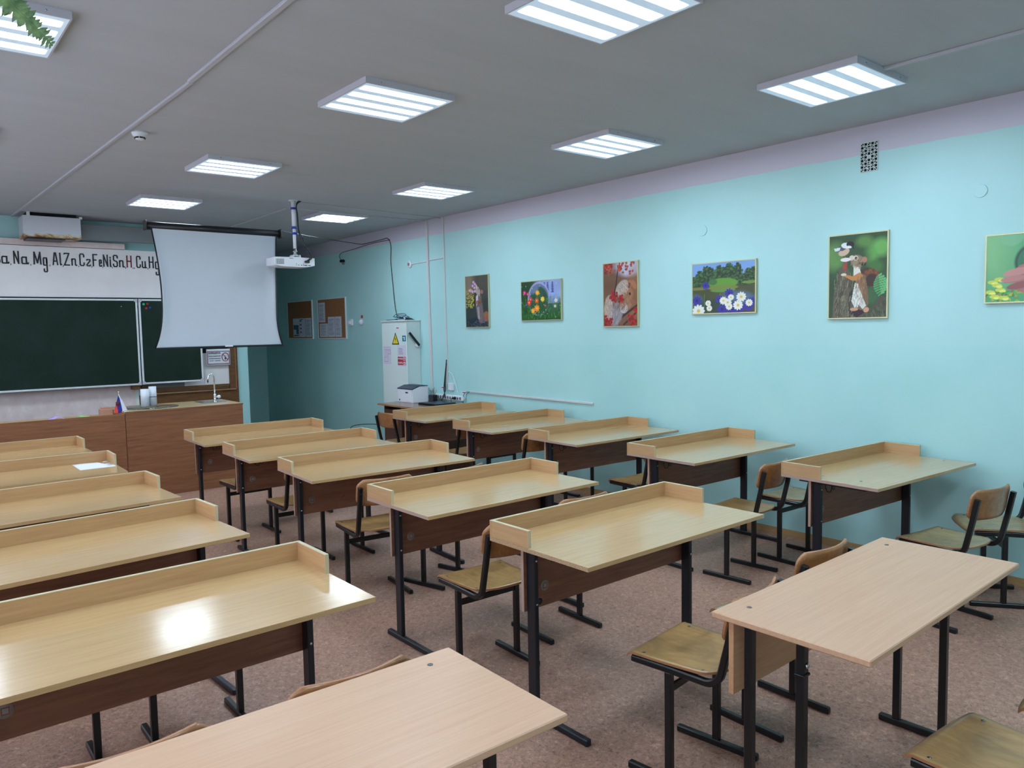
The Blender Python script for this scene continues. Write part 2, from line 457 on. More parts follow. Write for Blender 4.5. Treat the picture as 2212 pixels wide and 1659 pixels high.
# ------------------------------------------------------------------ painted prints
class Paint:
    def __init__(s, nx, ny, w, h, seed=1):
        s.nx, s.ny = nx, ny
        s.U, s.V = np.meshgrid((np.arange(nx)+.5)/nx, (np.arange(ny)+.5)/ny)   # u right, v down
        s.asp = w/h; s.img = np.zeros((ny, nx, 3)); s.r = np.random.RandomState(seed)
    def col(s, c): return np.array(lin(*c)[:3])
    def blend(s, mask, c): s.img = s.img*(1-mask[..., None])+s.col(c)*mask[..., None]
    def fill(s, c): s.blend(np.ones((s.ny, s.nx)), c)
    def ell(s, u, v, a, b, c, rot=0, soft=0.15, k=1.0):
        r = math.radians(rot); x = (s.U-u)*s.asp; y = s.V-v
        X = x*math.cos(r)+y*math.sin(r); Y = -x*math.sin(r)+y*math.cos(r)
        d = np.sqrt((X/(a*s.asp))**2+(Y/b)**2)
        s.blend(k*np.clip((1-d)/soft+0.5, 0, 1), c)
    def poly(s, pts, c, k=1.0):
        ins = np.zeros((s.ny, s.nx), bool); n = len(pts)
        for i in range(n):
            x1, y1 = pts[i]; x2, y2 = pts[(i+1) % n]
            if y1 == y2: continue
            cnd = ((s.V > min(y1, y2)) & (s.V <= max(y1, y2)))
            xi = (s.V-y1)*(x2-x1)/(y2-y1)+x1
            ins ^= cnd & (s.U < xi)
        s.blend(ins*k, c)
    def line(s, x1, y1, x2, y2, wd, c, k=1.0):
        dx, dy = (x2-x1)*s.asp, y2-y1; L = dx*dx+dy*dy+1e-9
        t = np.clip(((s.U-x1)*s.asp*dx+(s.V-y1)*dy)/L, 0, 1)
        d = np.hypot((s.U-x1)*s.asp-t*dx, s.V-y1-t*dy)
        s.blend(k*np.clip((wd-d)/(wd*0.5)+0.2, 0, 1), c)
    def noise(s, amp, scale=6, lo=0, hi=1):
        g = s.r.rand(scale*2+2, scale*2+2)
        x = s.U*scale; y = s.V*scale*1/max(s.asp, .3)
        x = np.clip(x, 0, 2*scale); y = np.clip(y, 0, 2*scale)
        xi, yi = x.astype(int), y.astype(int); fx, fy = x-xi, y-yi
        n = (g[yi, xi]*(1-fx)+g[yi, xi+1]*fx)*(1-fy)+(g[yi+1, xi]*(1-fx)+g[yi+1, xi+1]*fx)*fy
        msk = ((s.V >= lo) & (s.V <= hi))
        s.img *= (1+amp*(n-0.5)*msk)[..., None]
    def flower(s, u, v, r, c, mid=(230, 200, 60), n=8):
        for i in range(n):
            a = 2*PI*i/n
            s.ell(u+r*.6*math.cos(a)/s.asp, v+r*.5*math.sin(a), r*.42/s.asp, r*.22, c, math.degrees(math.atan2(.5*math.sin(a), .6*math.cos(a))))
        s.ell(u, v, r*.28/s.asp, r*.24, mid)
    def mesh(s, name, parent, x, y0, y1, z0, z1, plane='x'):
        """y0 is the left edge as seen by the viewer"""
        nx, ny = s.nx, s.ny
        gx, gy = np.meshgrid(np.arange(nx+1)/nx, np.arange(ny+1)/ny)
        a = y0+(y1-y0)*gx; z = z1+(z0-z1)*gy
        co = np.zeros(((nx+1)*(ny+1), 3)); k = np.full(a.size, x)
        if plane == 'x': co[:, 0] = k; co[:, 1] = a.ravel()
        else: co[:, 1] = k; co[:, 0] = a.ravel()
        co[:, 2] = z.ravel()
        idx = np.arange((nx+1)*(ny+1)).reshape(ny+1, nx+1)
        f = np.stack([idx[:-1, :-1], idx[1:, :-1], idx[1:, 1:], idx[:-1, 1:]], -1).reshape(-1, 4)
        me = bpy.data.meshes.new(name)
        me.vertices.add(len(co)); me.vertices.foreach_set('co', co.ravel())
        me.loops.add(f.size); me.loops.foreach_set('vertex_index', f.ravel().astype(np.int32))
        me.polygons.add(len(f)); me.polygons.foreach_set('loop_start', np.arange(0, f.size, 4, dtype=np.int32))
        try: me.polygons.foreach_set('loop_total', np.full(len(f), 4, dtype=np.int32))
        except Exception: pass
        me.update(calc_edges=True); me.validate()
        ca = me.color_attributes.new('Col', 'FLOAT_COLOR', 'CORNER')
        c = np.ones((len(f), 4)); c[:, :3] = np.clip(s.img, 0, 1).reshape(-1, 3)
        ca.data.foreach_set('color', np.repeat(c, 4, axis=0).ravel())
        me.materials.append(MAT['print'])
        o = bpy.data.objects.new(name, me); S.collection.objects.link(o); o.parent = parent
        return o

# ================================================================== the room
XW, YF, YA, XL, YB, CZ, XC = 5.43, 10.40, 13.60, -1.25, -1.60, 3.055, 3.885
struct(box(XL-.2, XW+.2, YB-.2, YA+.2, -.12, 0, 'linoleum').make('floor'))
struct(box(XL-.2, XW+.2, YB-.2, YA+.2, CZ, CZ+.12, 'whitewash').make('ceiling'))
struct(box(XW, XW+.2, YB-.2, YA+.2, 0, CZ, 'wall_paint_band').make('wall_right'))
struct(box(XL-.2, XC, YF, YA+.2, 0, CZ, 'wall_paint').make('wall_front'))
struct(box(XC, XW, YA, YA+.2, 0, CZ, 'wall_paint').make('wall_alcove'))
wl = MB(); wl.box(XL-.2, XL, YB-.2, YF, 0, .85, 'white_wall').box(XL-.2, XL, YB-.2, YF, 2.72, CZ, 'white_wall')
WIN = [(-1.1, .8), (1.5, 3.4), (4.1, 6.0), (6.7, 8.6)]  # unseen openings without glass, added to let in fill light
ys_ = [YB-.2]+[q for w2 in WIN for q in w2]+[YF]
for i in range(0, len(ys_), 2): wl.box(XL-.2, XL, ys_[i], ys_[i+1], .85, 2.72, 'white_wall')
struct(wl.make('wall_left'))
for n_, (a_, b_) in enumerate(WIN):
    k = MB()
    for u0, u1, v0, v1 in ((a_, b_, .85, .91), (a_, b_, 2.66, 2.72), (a_, a_+.06, .91, 2.66), (b_-.06, b_, .91, 2.66), ((a_+b_)/2-.04, (a_+b_)/2+.04, .91, 2.66)): k.box(XL-.13, XL-.07, u0, u1, v0, v1, 'white_paint')
    k.box(XL-.005, XL+.16, a_-.05, b_+.05, .82, .85, 'white_paint')
    struct(k.make('added_window_%d' % (n_+1)))
struct(box(XL, XW, YB-.2, YB, 0, CZ, 'wall_paint').make('wall_back'))
mb = MB(); mb.sweep([(XW-.001, YB, 0), (XW-.001, YA, 0)], [(0, 0), (.022, 0), (.022, .025), (.012, .05), (0, .055)], 'skirting', up=(0, 0, 1))
struct(mb.make('baseboard_right'))

# ================================================================== lamps
def make_lamp():
    r = thing('ceiling_lamp', (0, 0, 0))
    h = MB(); h.box(-.295, .295, -.295, -.287, -.034, 0, 'lamp_metal').box(-.295, .295, .287, .295, -.034, 0, 'lamp_metal')
    h.box(-.295, -.287, -.287, .287, -.034, 0, 'lamp_metal').box(.287, .295, -.287, .287, -.034, 0, 'lamp_metal')
    h.box(-.287, .287, -.287, .287, -.006, 0, 'lamp_metal')
    h.make('housing', r)
    d = MB(); d.box(-.287, .287, -.287, .287, -.033, -.028, 'diffuser'); d.make('diffuser', r)
    for x in (-.2, .2):
        for y in (-.296, .296):
            k = MB(); k.lathe([(.004, -.001), (.004, .001)], 'steel', axis='y', o=(x, y, -.017), k=8); k.make('screw', r)
    r['category'] = 'ceiling lamp'; r['group'] = 'square led ceiling lamps'
    return r
lamp0 = make_lamp()
LAMPS = [
 (2.065, 8.165, 'square ceiling lamp farthest left, above the whiteboard letters'),
 (4.01, 8.20, 'square ceiling lamp just behind the white projector and its pole'),
 (2.035, 6.08, 'square ceiling lamp near the smoke detector, second in the left file'),
 (4.015, 6.09, 'square ceiling lamp second from the far end beside the right wall'),
 (2.12, 3.765, 'square ceiling lamp in the upper middle, left of the lamp beside the wall'),
 (4.015, 3.755, 'square ceiling lamp between the pond picture and the ceiling centre'),
 (0.13, 3.765, 'square ceiling lamp partly hidden behind the green fern tip'),
 (4.0, 1.985, 'square ceiling lamp with a white cable duct joining it, above the wall vent'),
 (2.156, 2.025, 'square ceiling lamp cut off by the top edge of the photo'),
]
OFFCAM = [(0.13, 1.99), (0.08, 6.08), (0.13, 8.17), (0.13, -.1), (2.1, -.1), (4.0, -.1)]  # unseen lamps added to brighten the room
S_ = 0.29
for i, (x, y, lb) in enumerate(LAMPS):
    if i == 0: lamp0.location = (x+S_, y+S_, CZ); lamp0['label'] = lb
    else: dup(lamp0, (x+S_, y+S_, CZ), 0, lb)
for x, y in OFFCAM:
    dup(lamp0, (x+S_, y+S_, CZ), 0, 'unseen square led lamp added to brighten the classroom')

# ================================================================== student desks with raised rim
W_, D_, H_, TT = 1.20, 0.605, 0.7645, 0.018
def desk(kind='oak', top_edge='edge_pink', sticker=True):
    r = thing('school_desk', (0, 0, 0))
    t_ = MB(); t_.box(0, W_, 0, D_, H_-TT, H_, 'oak_top', bev=.0008)
    if top_edge: t_.box(-.0012, 0, .001, D_-.001, H_-TT+.0005, H_-.0005, top_edge)
    t_.make('tabletop', r)
    b = MB(); b.box(0, W_, D_-.016, D_, H_, H_+.072, 'oak_rim').box(0, W_, D_-.016, D_, H_+.072, H_+.0741, 'edge_pale')
    b.make('back_rim', r)
    for x0 in (0, W_-.016):
        b = MB(); b.box(x0, x0+.016, D_-.2566, D_-.0162, H_, H_+.072, 'oak_rim_side')
        b.box(x0, x0+.016, D_-.2566, D_-.0162, H_+.072, H_+.0741, 'edge_pale')
        b.box(x0, x0+.016, D_-.2580, D_-.2566, H_, H_+.0741, 'edge_pale')
        b.make('side_rim', r)
    p = MB(); p.box(.045, W_-.045, .432, .448, .46, H_-TT-.002, 'walnut_panel').box(.0435, .045, .432, .448, .46, H_-TT-.002, 'edge_pink')
    pn = p.make('modesty_panel', r)
    if sticker:
        k = MB(); k.lathe([(.024, -.0008), (.024, 0)], 'sticker', axis='y', o=(.165, .4318, .55), k=24)
        k.box(.153, .177, .4300, .4310, .538, .562, 'walnut_panel', rot=None).box(.157, .173, .4296, .4300, .542, .558, 'sticker'); k.make('sticker', pn)
    for sx in (0, 1):
        X0 = .058 if sx == 0 else W_-.058-.024
        l_ = MB(); l_.box(X0, X0+.024, .378, .430, .028, H_-TT-.02, 'leg_metal', bev=.003)
        lg = l_.make('leg', r)
        f = MB(); f.box(X0-.002, X0+.026, .075, .53, 0, .028, 'leg_metal', bev=.004); f.make('foot_bar', r)
        f = MB(); f.box(X0, X0+.024, .10, .52, H_-TT-.022, H_-TT, 'leg_metal', bev=.002); f.make('top_rail', r)
        for z in (.69, .50):
            k = MB(); k.lathe([(.0045, -.003), (.006, 0)], 'steel', axis='y', o=(X0+.012, .378, z), k=10); k.make('bolt', lg)
        hx = .19 if sx == 0 else W_-.19
        k = MB()
        pth = [(hx, .430, H_-TT), (hx, .425, .675), (hx, .415, .655), (hx+.018, .405, .652), (hx+.022, .400, .668), (hx+.022, .400, .69)]
        k.tube(pth, .0025, 'black_metal', k=6)
        k.tube([(hx+.022, .400, .69), (hx+.03, .40, .672), (hx+.045, .40, .662), (hx+.052, .40, .672), (hx+.044, .40, .686), (hx+.03, .40, .684)], .0025, 'black_metal', k=6)
        k.make('bag_hook', r)
    r['category'] = 'school desk'; r['group'] = 'oak school desks with raised rims'
    return r
ORD = ['first', 'second', 'third', 'fourth', 'fifth']
DESKS = {
 'M': [(2.006, 6.411, -1.30), (1.984, 5.364, -1.37), (1.989, 4.351, -3.0), (2.017, 3.107, .19), (2.022, 2.015, .27)],
 'R': [(4.133, 6.37, 1.5), (4.091, 5.241, -.09), (4.114, 4.206, -1.76), (4.096, 3.085, -1.13), (4.150, 1.906, -3.2)],
 'L': [(.051, 6.653, .96), (.036, 5.593, -.88), (.059, 4.408, 3.02), (.054, 3.328, 4.21), (.063, 2.281, .42)],
}
DL = {
 'L': ['oak desk nearest the teacher counter, left file of desks', 'oak desk with a white sheet of paper lying on it', 'oak desk just in front of the paper desk, left file, bare top',
       'oak desk second nearest in the left file, large bare top', 'large glossy oak desk at lower left with a bright lamp glare on top'],
 'M': ['oak desk farthest in the middle file, beside the wooden counter end', 'oak desk second from the front of the middle file, round grey sticker half hidden', 'oak desk third in the middle file, red scrawls on its panel',
       'oak desk fourth in the middle file, whole worn chair seat showing beside its left leg', 'nearest oak desk of the middle file with raw chipboard left edge'],
 'R': ['oak desk beside the printer table, farthest in the file along the wall', 'oak desk second from the front in the file along the turquoise wall', 'oak desk third in the wall file, grey notch in its front edge',
       'oak desk fourth in the wall file, below the pond picture', 'oak desk nearest along the wall, with screw heads in its top'],
}
desk0 = desk(); first = True
for k in 'MRL':
    for i, (x, y, a) in enumerate(DESKS[k]):
        if first: o = desk0; o.location = (x, y, 0); o.rotation_euler = (0, 0, math.radians(a)); o['label'] = DL[k][i]; first = False
        else: o = dup(desk0, (x, y, 0), a, DL[k][i])
        if k == 'M' and i == 4:
            top = [c for c in o.children if c.name.startswith('tabletop')][0]
            t_ = MB(); t_.box(0, W_, 0, D_, H_-TT, H_, 'oak_top', bev=.0008); t_.box(-.0012, 0, .001, D_-.001, H_-TT+.0005, H_-.0005, 'chipboard')
            n_ = t_.make('tabletop', o); bpy.data.objects.remove(top)
            k_ = MB(); k_.lathe([(.014, -.002), (.014, 0)], 'black_plastic', axis='y', o=(.135, .432, .485), k=16)
            k_.make('plug', [c for c in o.children if c.name.startswith('modesty')][0])
        if k == 'M' and i == 2:
            k_ = MB(); r3 = random.Random(2)
            for (sx_, sz_, n3) in ((.46, .50, 5), (.60, .62, 2), (.38, .53, 2)):
                px_, pz_ = sx_, sz_
                for q3 in range(n3):
                    qx, qz = px_+r3.uniform(.004, .012), pz_+r3.uniform(-.004, .012)
                    k_.poly([(px_, .4312, pz_), (qx, .4312, qz), (qx, .4312, qz+.004), (px_, .4312, pz_+.004)], 'red_ink'); px_, pz_ = qx, qz
            k_.make('scrawl', [c for c in o.children if c.name.startswith('modesty')][0], fix=False)
        if k == 'R' and i == 4:
            for sx_, sy_ in ((.12, .40), (.13, .17), (1.14, .17)):
                k_ = MB(); k_.lathe([(.008, 0), (.006, .0015)], 'screw_metal', o=(sx_, sy_, H_), k=12); k_.make('screw', o)

# ------------------------------------------------------------------ plain beech desks in the foreground
def beech_desk(loc, rot, label):
    r = thing('school_desk', loc, rot)
    w, d, h = 1.235, .506, H_
    t_ = MB(); t_.box(0, w, 0, d, h-.02, h, 'beech_top', bev=.003); t_.make('tabletop', r)
    p = MB(); p.box(.03, w-.03, d-.062, d-.044, .50, h-.022, 'beech_panel', bev=.001); p.make('modesty_panel', r)
    for sx in (0, 1):
        X0 = .05 if sx == 0 else w-.078
        for yy, hh in ((d-.10, h-.02), (d-.275, h-.02)):
            l_ = MB(); l_.box(X0, X0+.028, yy-.014, yy+.014, .028, hh, 'black_metal', bev=.003); l = l_.make('leg', r)
            if yy < d-.2:
                k = MB(); k.lathe([(.007, -.006), (.009, 0)], 'steel', axis='y', o=(X0+.014, yy-.014, .66), k=12); k.make('bolt', l)
                k = MB(); k.box(X0-.012, X0+.03, yy-.018, yy+.012, .628, .636, 'black_metal', bev=.001); k.make('clamp', l)
        f = MB(); f.box(X0, X0+.028, .06, d-.03, 0, .028, 'black_metal', bev=.004); f.make('foot_bar', r)
        f = MB(); f.box(X0+.002, X0+.026, .06, d-.08, h-.042, h-.02, 'black_metal', bev=.002); f.make('top_rail', r)
    for x, y in ((.115, d-.065), (w-.105, d-.065), (.115, .05), (w-.105, .05)):
        if y < .1: continue
        k = MB(); k.lathe([(.0085, 0), (.0065, .0015)], 'screw_metal', o=(x, y, h), k=14); k.make('screw', r)
    tag(r, label, 'school desk', 'plain beech school desks')
beech_desk((2.008, .934, 0), 1.2, 'plain beech desk at lower right with two screw heads on top')
beech_desk((-.030, 1.293, 0), -.9, 'plain beech desk at the bottom edge, nearest on the left')

# ================================================================== chairs
def chair():
    r = thing('school_chair', (0, 0, 0)); h = .46
    NU, NV = 20, 20
    def uv(i, j):
        u = -1+2*i/NU; v = j/NV
        hw = .193-.018*v - (.04*max(0, (v-.80)/.20)**2.2) - .012*max(0, (.12-v)/.12)**2
        x = u*hw; y = -.385*v
        if v > .8: y += .02*abs(u)**3*(v-.8)/.2
        if v < .1: y -= .010*abs(u)**4*(1-v/.1)
        z = h - .009*math.sin(PI*min(1, v*1.05))*(1-.6*u*u) - .022*max(0, (.11-v)/.11)**2 + .004*u*u
        return x, y, z
    s = MB(); s.solid_grid(lambda i, j: uv(i, j), lambda i, j: (uv(i, j)[0], uv(i, j)[1], uv(i, j)[2]-.009), NU, NV, 'seat_ply', 'ply_edge')
    seat = s.make('seat', r)
    for x in (-.165, .165):
        for y in (-.075, -.315):
            k = MB(); k.lathe([(.007, 0), (.0055, .0018)], 'screw_metal', o=(x*(1 if y > -.2 else .93), y, h-.0005), k=10); k.make('screw', seat)
    def bk(i, j, off):
        u = -1+2*i/NU; v = j/10
        rz = .04
        hw = .19
        e = max(0, (abs(v-.5)-.5+.25)/.25)
        x = u*(hw-.022*e**2.5)
        zz = h+.165+.165*v
        if abs(u) > .85: zz += -(v-.5)*.03*((abs(u)-.85)/.15)**2
        y = -.425-.028*v*.9 + .042*u*u - .018 + off
        return x, y, zz
    s = MB(); s.solid_grid(lambda i, j: bk(i, j, .0), lambda i, j: bk(i, j, -.009), NU, 10, 'back_ply', 'ply_edge')
    s.make('backrest', r)
    for sd in (-1, 1):
        x = sd*.176
        pts = [(x, -.035, h-.025), (x, -.20, h-.025), (x, -.335, h-.028)]
        for k in range(1, 7):
            a = k/6*(PI/2-.2); pts.append((x, -.335-.065*math.sin(a), h-.028+.065*(1-math.cos(a))))
        pts += [(x, -.43, h+.16), (x, -.455, h+.285)]
        f = MB(); f.rect(pts, .026, .026, 'black_metal', up=(1, 0, 0)); f.make('side_frame', r)
        l_ = MB(); l_.box(x-.013, x+.013, -.205, -.177, .026, h-.034, 'black_metal', bev=.003); l_.make('leg', r)
        f = MB(); f.box(x-.013, x+.013, -.365, -.015, 0, .027, 'black_metal', bev=.004); f.make('foot_bar', r)
        k = MB(); k.lathe([(.004, -.003), (.006, 0)], 'steel', axis='y', o=(x, -.458, h+.25), k=8); k.make('bolt', r)
    st = MB(); st.box(-.163, .163, -.197, -.185, h-.115, h-.085, 'black_metal', bev=.002); st.make('stretcher', r)
    r['category'] = 'school chair'; r['group'] = 'plywood school chairs with black steel frames'
    return r
ch0 = chair(); first = True
CH = [
 (2.284, 1.932, 7.2, 'plywood chair with a worn stained seat left of the plain beech desk'),
 (2.88, 1.96, -1.5, 'plywood chair behind the plain beech desk, only backrest top and seat edge showing'),
 (2.26, 3.14, -2, 'plywood chair tucked left under the rim of the chipboard-edged desk'),
 (2.84, 3.27, -2, 'plywood chair whose orange backrest top peeks over the chipboard-edged desk rim'),
 (2.38, 4.47, -7, 'plywood chair left under the third middle-file desk, backrest above the next rim'),
 (2.78, 4.40, 15, 'plywood chair turned askew under the third middle-file desk, mostly hidden'),
 (2.31, 5.46, -2, 'plywood chair under the left end of the second middle-file desk'),
 (2.95, 5.40, 0, 'plywood chair under the second middle-file desk, hidden but for its right legs'),
 (2.30, 6.455, 1, 'plywood chair seat showing left below the farthest middle-file desk'),
 (4.58, 1.90, -9, 'plywood chair with scuffed backrest under the nearest wall-file desk'),
 (4.985, 1.80, 36, 'plywood chair turned towards the wall behind the scuffed one, cut by the photo edge'),
 (4.375, 3.12, 4, 'plywood chair with peeling backrest tucked against the nearest wall-file desk rim'),
 (4.985, 3.07, -3, 'plywood chair by the skirting under the fourth wall-file desk, seat half hidden'),
 (4.62, 4.19, -3, 'plywood chair seat showing between the third and fourth wall-file desks'),
 (4.31, 5.295, 0, 'plywood chair post showing left of the third wall-file desk'),
 (5.0, 5.285, 0, 'plywood chair whose stretcher and legs show under the third wall-file desk panel'),
 (4.42, 6.40, 0, 'plywood chair left of the second wall-file desk, backrest below its rim'),
 (4.90, 6.325, 0, 'plywood chair whose legs show under the second wall-file desk panel'),
 (4.62, 7.24, -88, 'plywood chair with orange backrest standing at the dark printer table'),
 (2.36, .915, -4, 'plywood chair seat at the bottom right corner before the plain beech desk'),
 (2.885, .815, 4, 'plywood chair cut off by the right photo edge below the plain beech desk'),
 (.955, 2.29, -1, 'plywood chair between the glossy oak desk and the bottom plain desk, right one'),
 (.385, 2.29, -1, 'plywood chair between the glossy oak desk and the bottom plain desk, left one'),
 (.945, 3.46, 0, 'plywood chair legs showing below the glossy oak desk panel, right pair'),
 (.385, 3.46, 0, 'plywood chair legs showing below the glossy oak desk panel, left pair'),
]
for x, y, a, lb in CH:
    if first: ch0.location = (x, y, 0); ch0.rotation_euler = (0, 0, math.radians(a)); ch0['label'] = lb; first = False
    else: o = dup(ch0, (x, y, 0), a, lb)
    if 'bottom plain desk' in lb: o.scale = (1, 1, .953)

# the chair left of the plain beech desk has its back set lower; some seats are paler
for c in ch0.children:
    if c.name.startswith('backrest'): c.location.z = -.040
    if c.name.startswith('side_frame'): c.scale.z = .955; c.location.z = .0195
    if c.name.startswith('bolt'): c.location.z = -.035
pale = None
for o in list(bpy.data.objects):
    if o.get('category') == 'school chair' and any(q in o['label'] for q in ('seat edge showing', 'scuffed backrest', 'towards the wall', 'by the skirting')):
        for c in o.children:
            if c.name.startswith('seat'):
                if pale is None: pale = c.data.copy(); pale.materials[0] = MAT['seat_ply_pale']
                c.data = pale

# sheet of paper on the second left desk
mb = MB(); mb.solid_grid(lambda i, j: (1.0+.225*i/6, 5.85+.29*j/6, H_+.0012+.002*math.sin(i*.9)*(j/6)+(.006 if i == 6 and j == 6 else 0)),
                         lambda i, j: (1.0+.225*i/6, 5.85+.29*j/6, H_+.0006+.002*math.sin(i*.9)*(j/6)+(.006 if i == 6 and j == 6 else 0)), 6, 6, 'paper')
tag(mb.make('paper_sheet'), 'blank white sheet of paper on a left-file oak desk', 'paper')

# ================================================================== teacher counter
c = thing('demonstration_counter', (1.866, 8.40, 0))
LX = 1.19
MB().box(0, LX, 0, .018, 0, .887, 'counter_wood').make('front_panel', c)
MB().box(LX-.018, LX, .018, .66, 0, .887, 'counter_wood').make('side_panel', c)
MB().box(0, .018, .018, .66, 0, .887, 'counter_wood').make('side_panel', c)
MB().box(-.002, LX+.004, -.004, .70, .8875, .905, 'counter_top_wood', bev=.001).box(-.002, LX+.004, -.0052, -.004, .888, .9045, 'counter_wood').make('countertop', c)
tag(c, 'wooden demonstration counter with the sink tap, right of the lower teacher desk', 'counter')
d = thing('teacher_desk', (-1.0, 8.40, 0))
MB().box(0, 2.861, 0, .018, 0, .885, 'counter_wood').make('front_panel', d)
MB().box(2.84, 2.861, .018, .60, 0, .885, 'counter_wood').make('side_panel', d)
MB().box(0, .02, .018, .60, 0, .885, 'counter_wood').make('side_panel', d)
MB().box(.02, 2.84, .018, .62, .80, .822, 'counter_top_wood').make('desktop', d)
MB().box(.02, 2.84, .60, .62, .822, .842, 'counter_top_wood').make('back_lip', d)
tag(d, 'long wooden teacher desk front below the chalkboard, left of the sink counter', 'desk')

# tap
f = thing('faucet', (2.89, 8.80, .905))
k = MB(); k.lathe([(.024, 0), (.022, .006), (.013, .012), (.012, .07), (.016, .075), (.016, .085), (.009, .09)], 'chrome'); k.make('base', f)
pts = [(0, 0, .085), (0, 0, .27)]
for i in range(1, 11):
    a = i/10*PI; pts.append((-.035+.035*math.cos(a), -.012*i/10, .27+.045*math.sin(a)))
pts.append((-.074, -.014, .245))
k = MB(); k.tube(pts, .0085, 'chrome', k=12); sp = k.make('spout', f)
k = MB(); k.lathe([(.009, 0), (.009, -.01), (.005, -.02), (.003, -.032)], 'black_plastic', o=(-.074, -.014, .248), k=10); k.make('nozzle', sp)
k = MB(); k.lathe([(.008, .012), (.008, .03), (.018, .032), (.02, .05), (.015, .062)], 'white_plastic', axis='x', o=(0, 0, .055), k=8); k.make('handle', f)
tag(f, 'chrome gooseneck laboratory tap with white knob on the counter', 'faucet')
mb = MB(); mb.box(2.72, 3.0, 8.66, 9.0, .9055, .9085, 'steel', bev=.001); tag(mb.make('sink_plate'), 'flat metal sink cover around the tap on the counter', 'sink')
mb = MB(); mb.lathe([(.30, 0), (.30, .004)], 'glass', o=(0, 0, 0), k=40)
o = mb.make('glass_sheet', loc=(2.18, 8.72, .9056)); tag(o, 'thin sheet of glass lying on the counter in front of the white rolls', 'glass')
o.scale = (.95, .9, 1)
# paper rolls
for (x, y, r_, h_, bd, lb) in ((2.155, 8.80, .043, .185, False, 'white paper roll on the counter, left of the one with a dark band'), (2.247, 8.85, .038, .205, True, 'white paper roll with a thin dark band, on the counter nearer the tap')):
    rl = thing('paper_roll', (x, y, .911))
    k = MB(); k.lathe([(r_, 0), (r_, h_), (r_-.004, h_), (r_-.006, h_-.01)], 'paper'); k.make('roll', rl)
    if bd:
        k = MB(); k.lathe([(r_+.0008, h_*.45), (r_+.0008, h_*.45+.006)], 'ink'); k.make('band', rl)
    tag(rl, lb, 'paper roll', 'white paper rolls on the counter')
# small flag
f = thing('desk_flag', (1.80, 8.52, .885))
k = MB(); k.tube([(.085, .04, -.062), (.045, .03, .20)], .0025, 'white_plastic', k=8); k.lathe([(.001, .222), (.006, .214), (.006, .205), (.002, .198)], 'gold', o=(.045, .03, 0), k=10); k.make('pole', f)
NU, NV = 14, 16
def flg(i, j, off=0):
    u, v = i/NU, j/NV             # v along pole downwards, u away
    top = Vector((.047, .03, .195)); L = Vector((-.055, .0, -.19)); R = Vector((.075, .0, -.17))
    p = top + (L*(1-u)+R*u)*v
    p.y += .008*math.sin(u*5+v*3)*v + off
    p.z -= .012*math.sin(u*PI)*v
    return p
mb = MB(); T = [[mb.bm.verts.new(flg(i, j)) for j in range(NV+1)] for i in range(NU+1)]
B = [[mb.bm.verts.new(flg(i, j, .001)) for j in range(NV+1)] for i in range(NU+1)]
for i in range(NU):
    for j in range(NV):
        s_ = (i+.5)/NU; v_ = (j+.5)/NV
        q = s_*v_ + (1-v_)*.62     # stripes run along the hanging cloth
        mt = 'flag_red' if q < .33 else ('flag_blue' if q < .62 else 'flag_white')
        for A, fl in ((T, 0), (B, 1)):
            fc = mb.bm.faces.new((A[i][j], A[i+1][j], A[i+1][j+1], A[i][j+1])); fc.material_index = mb.mi(mt); fc.smooth = True
cl = mb.make('cloth', f, fix=False)
k = MB()
for (ex, ez, er) in ((0, 0, .016), (-.012, .012, .009), (.012, .012, .009), (-.014, -.008, .008), (.014, -.008, .008), (0, -.018, .009), (0, .02, .007)):
    k.lathe([(er, -.0008), (er, 0)], 'emblem', axis='y', o=(.033+ex, .0235, .095+ez), k=10)
k.make('emblem', cl)
tag(f, 'small tricolour flag with an emblem on a pole at the teacher desk end', 'flag')
# loose papers and bits on the teacher desk
mb = MB(); mb.solid_grid(lambda i, j: (1.18+.24*i/8, 8.60+.2*j/4, .826+.060*(1-abs(i/8-.55)/.55)), lambda i, j: (1.18+.24*i/8, 8.60+.2*j/4, .824+.060*(1-abs(i/8-.55)/.55)), 8, 4, 'purple_paper')
tag(mb.make('folder'), 'pale purple folder bulging above the teacher desk front', 'folder')
mb = MB(); mb.box(1.50, 1.60, 8.62, 8.75, .835, .866, 'green_paper', rot=Matrix.Translation((1.55, 8.7, .86))@Matrix.Rotation(.12, 4, 'Y')@Matrix.Translation((-1.55, -8.7, -.86)))
tag(mb.make('notebook'), 'bright green notebook edge on the teacher desk near the flag', 'notebook')
mb = MB(); mb.box(1.69, 1.80, 8.62, 8.74, .8225, .925, 'pink_wood', bev=.003).box(1.705, 1.785, 8.635, 8.725, .925, .945, 'pink_wood', bev=.002)
tag(mb.make('wooden_box'), 'pinkish wooden box behind the small flag', 'box')
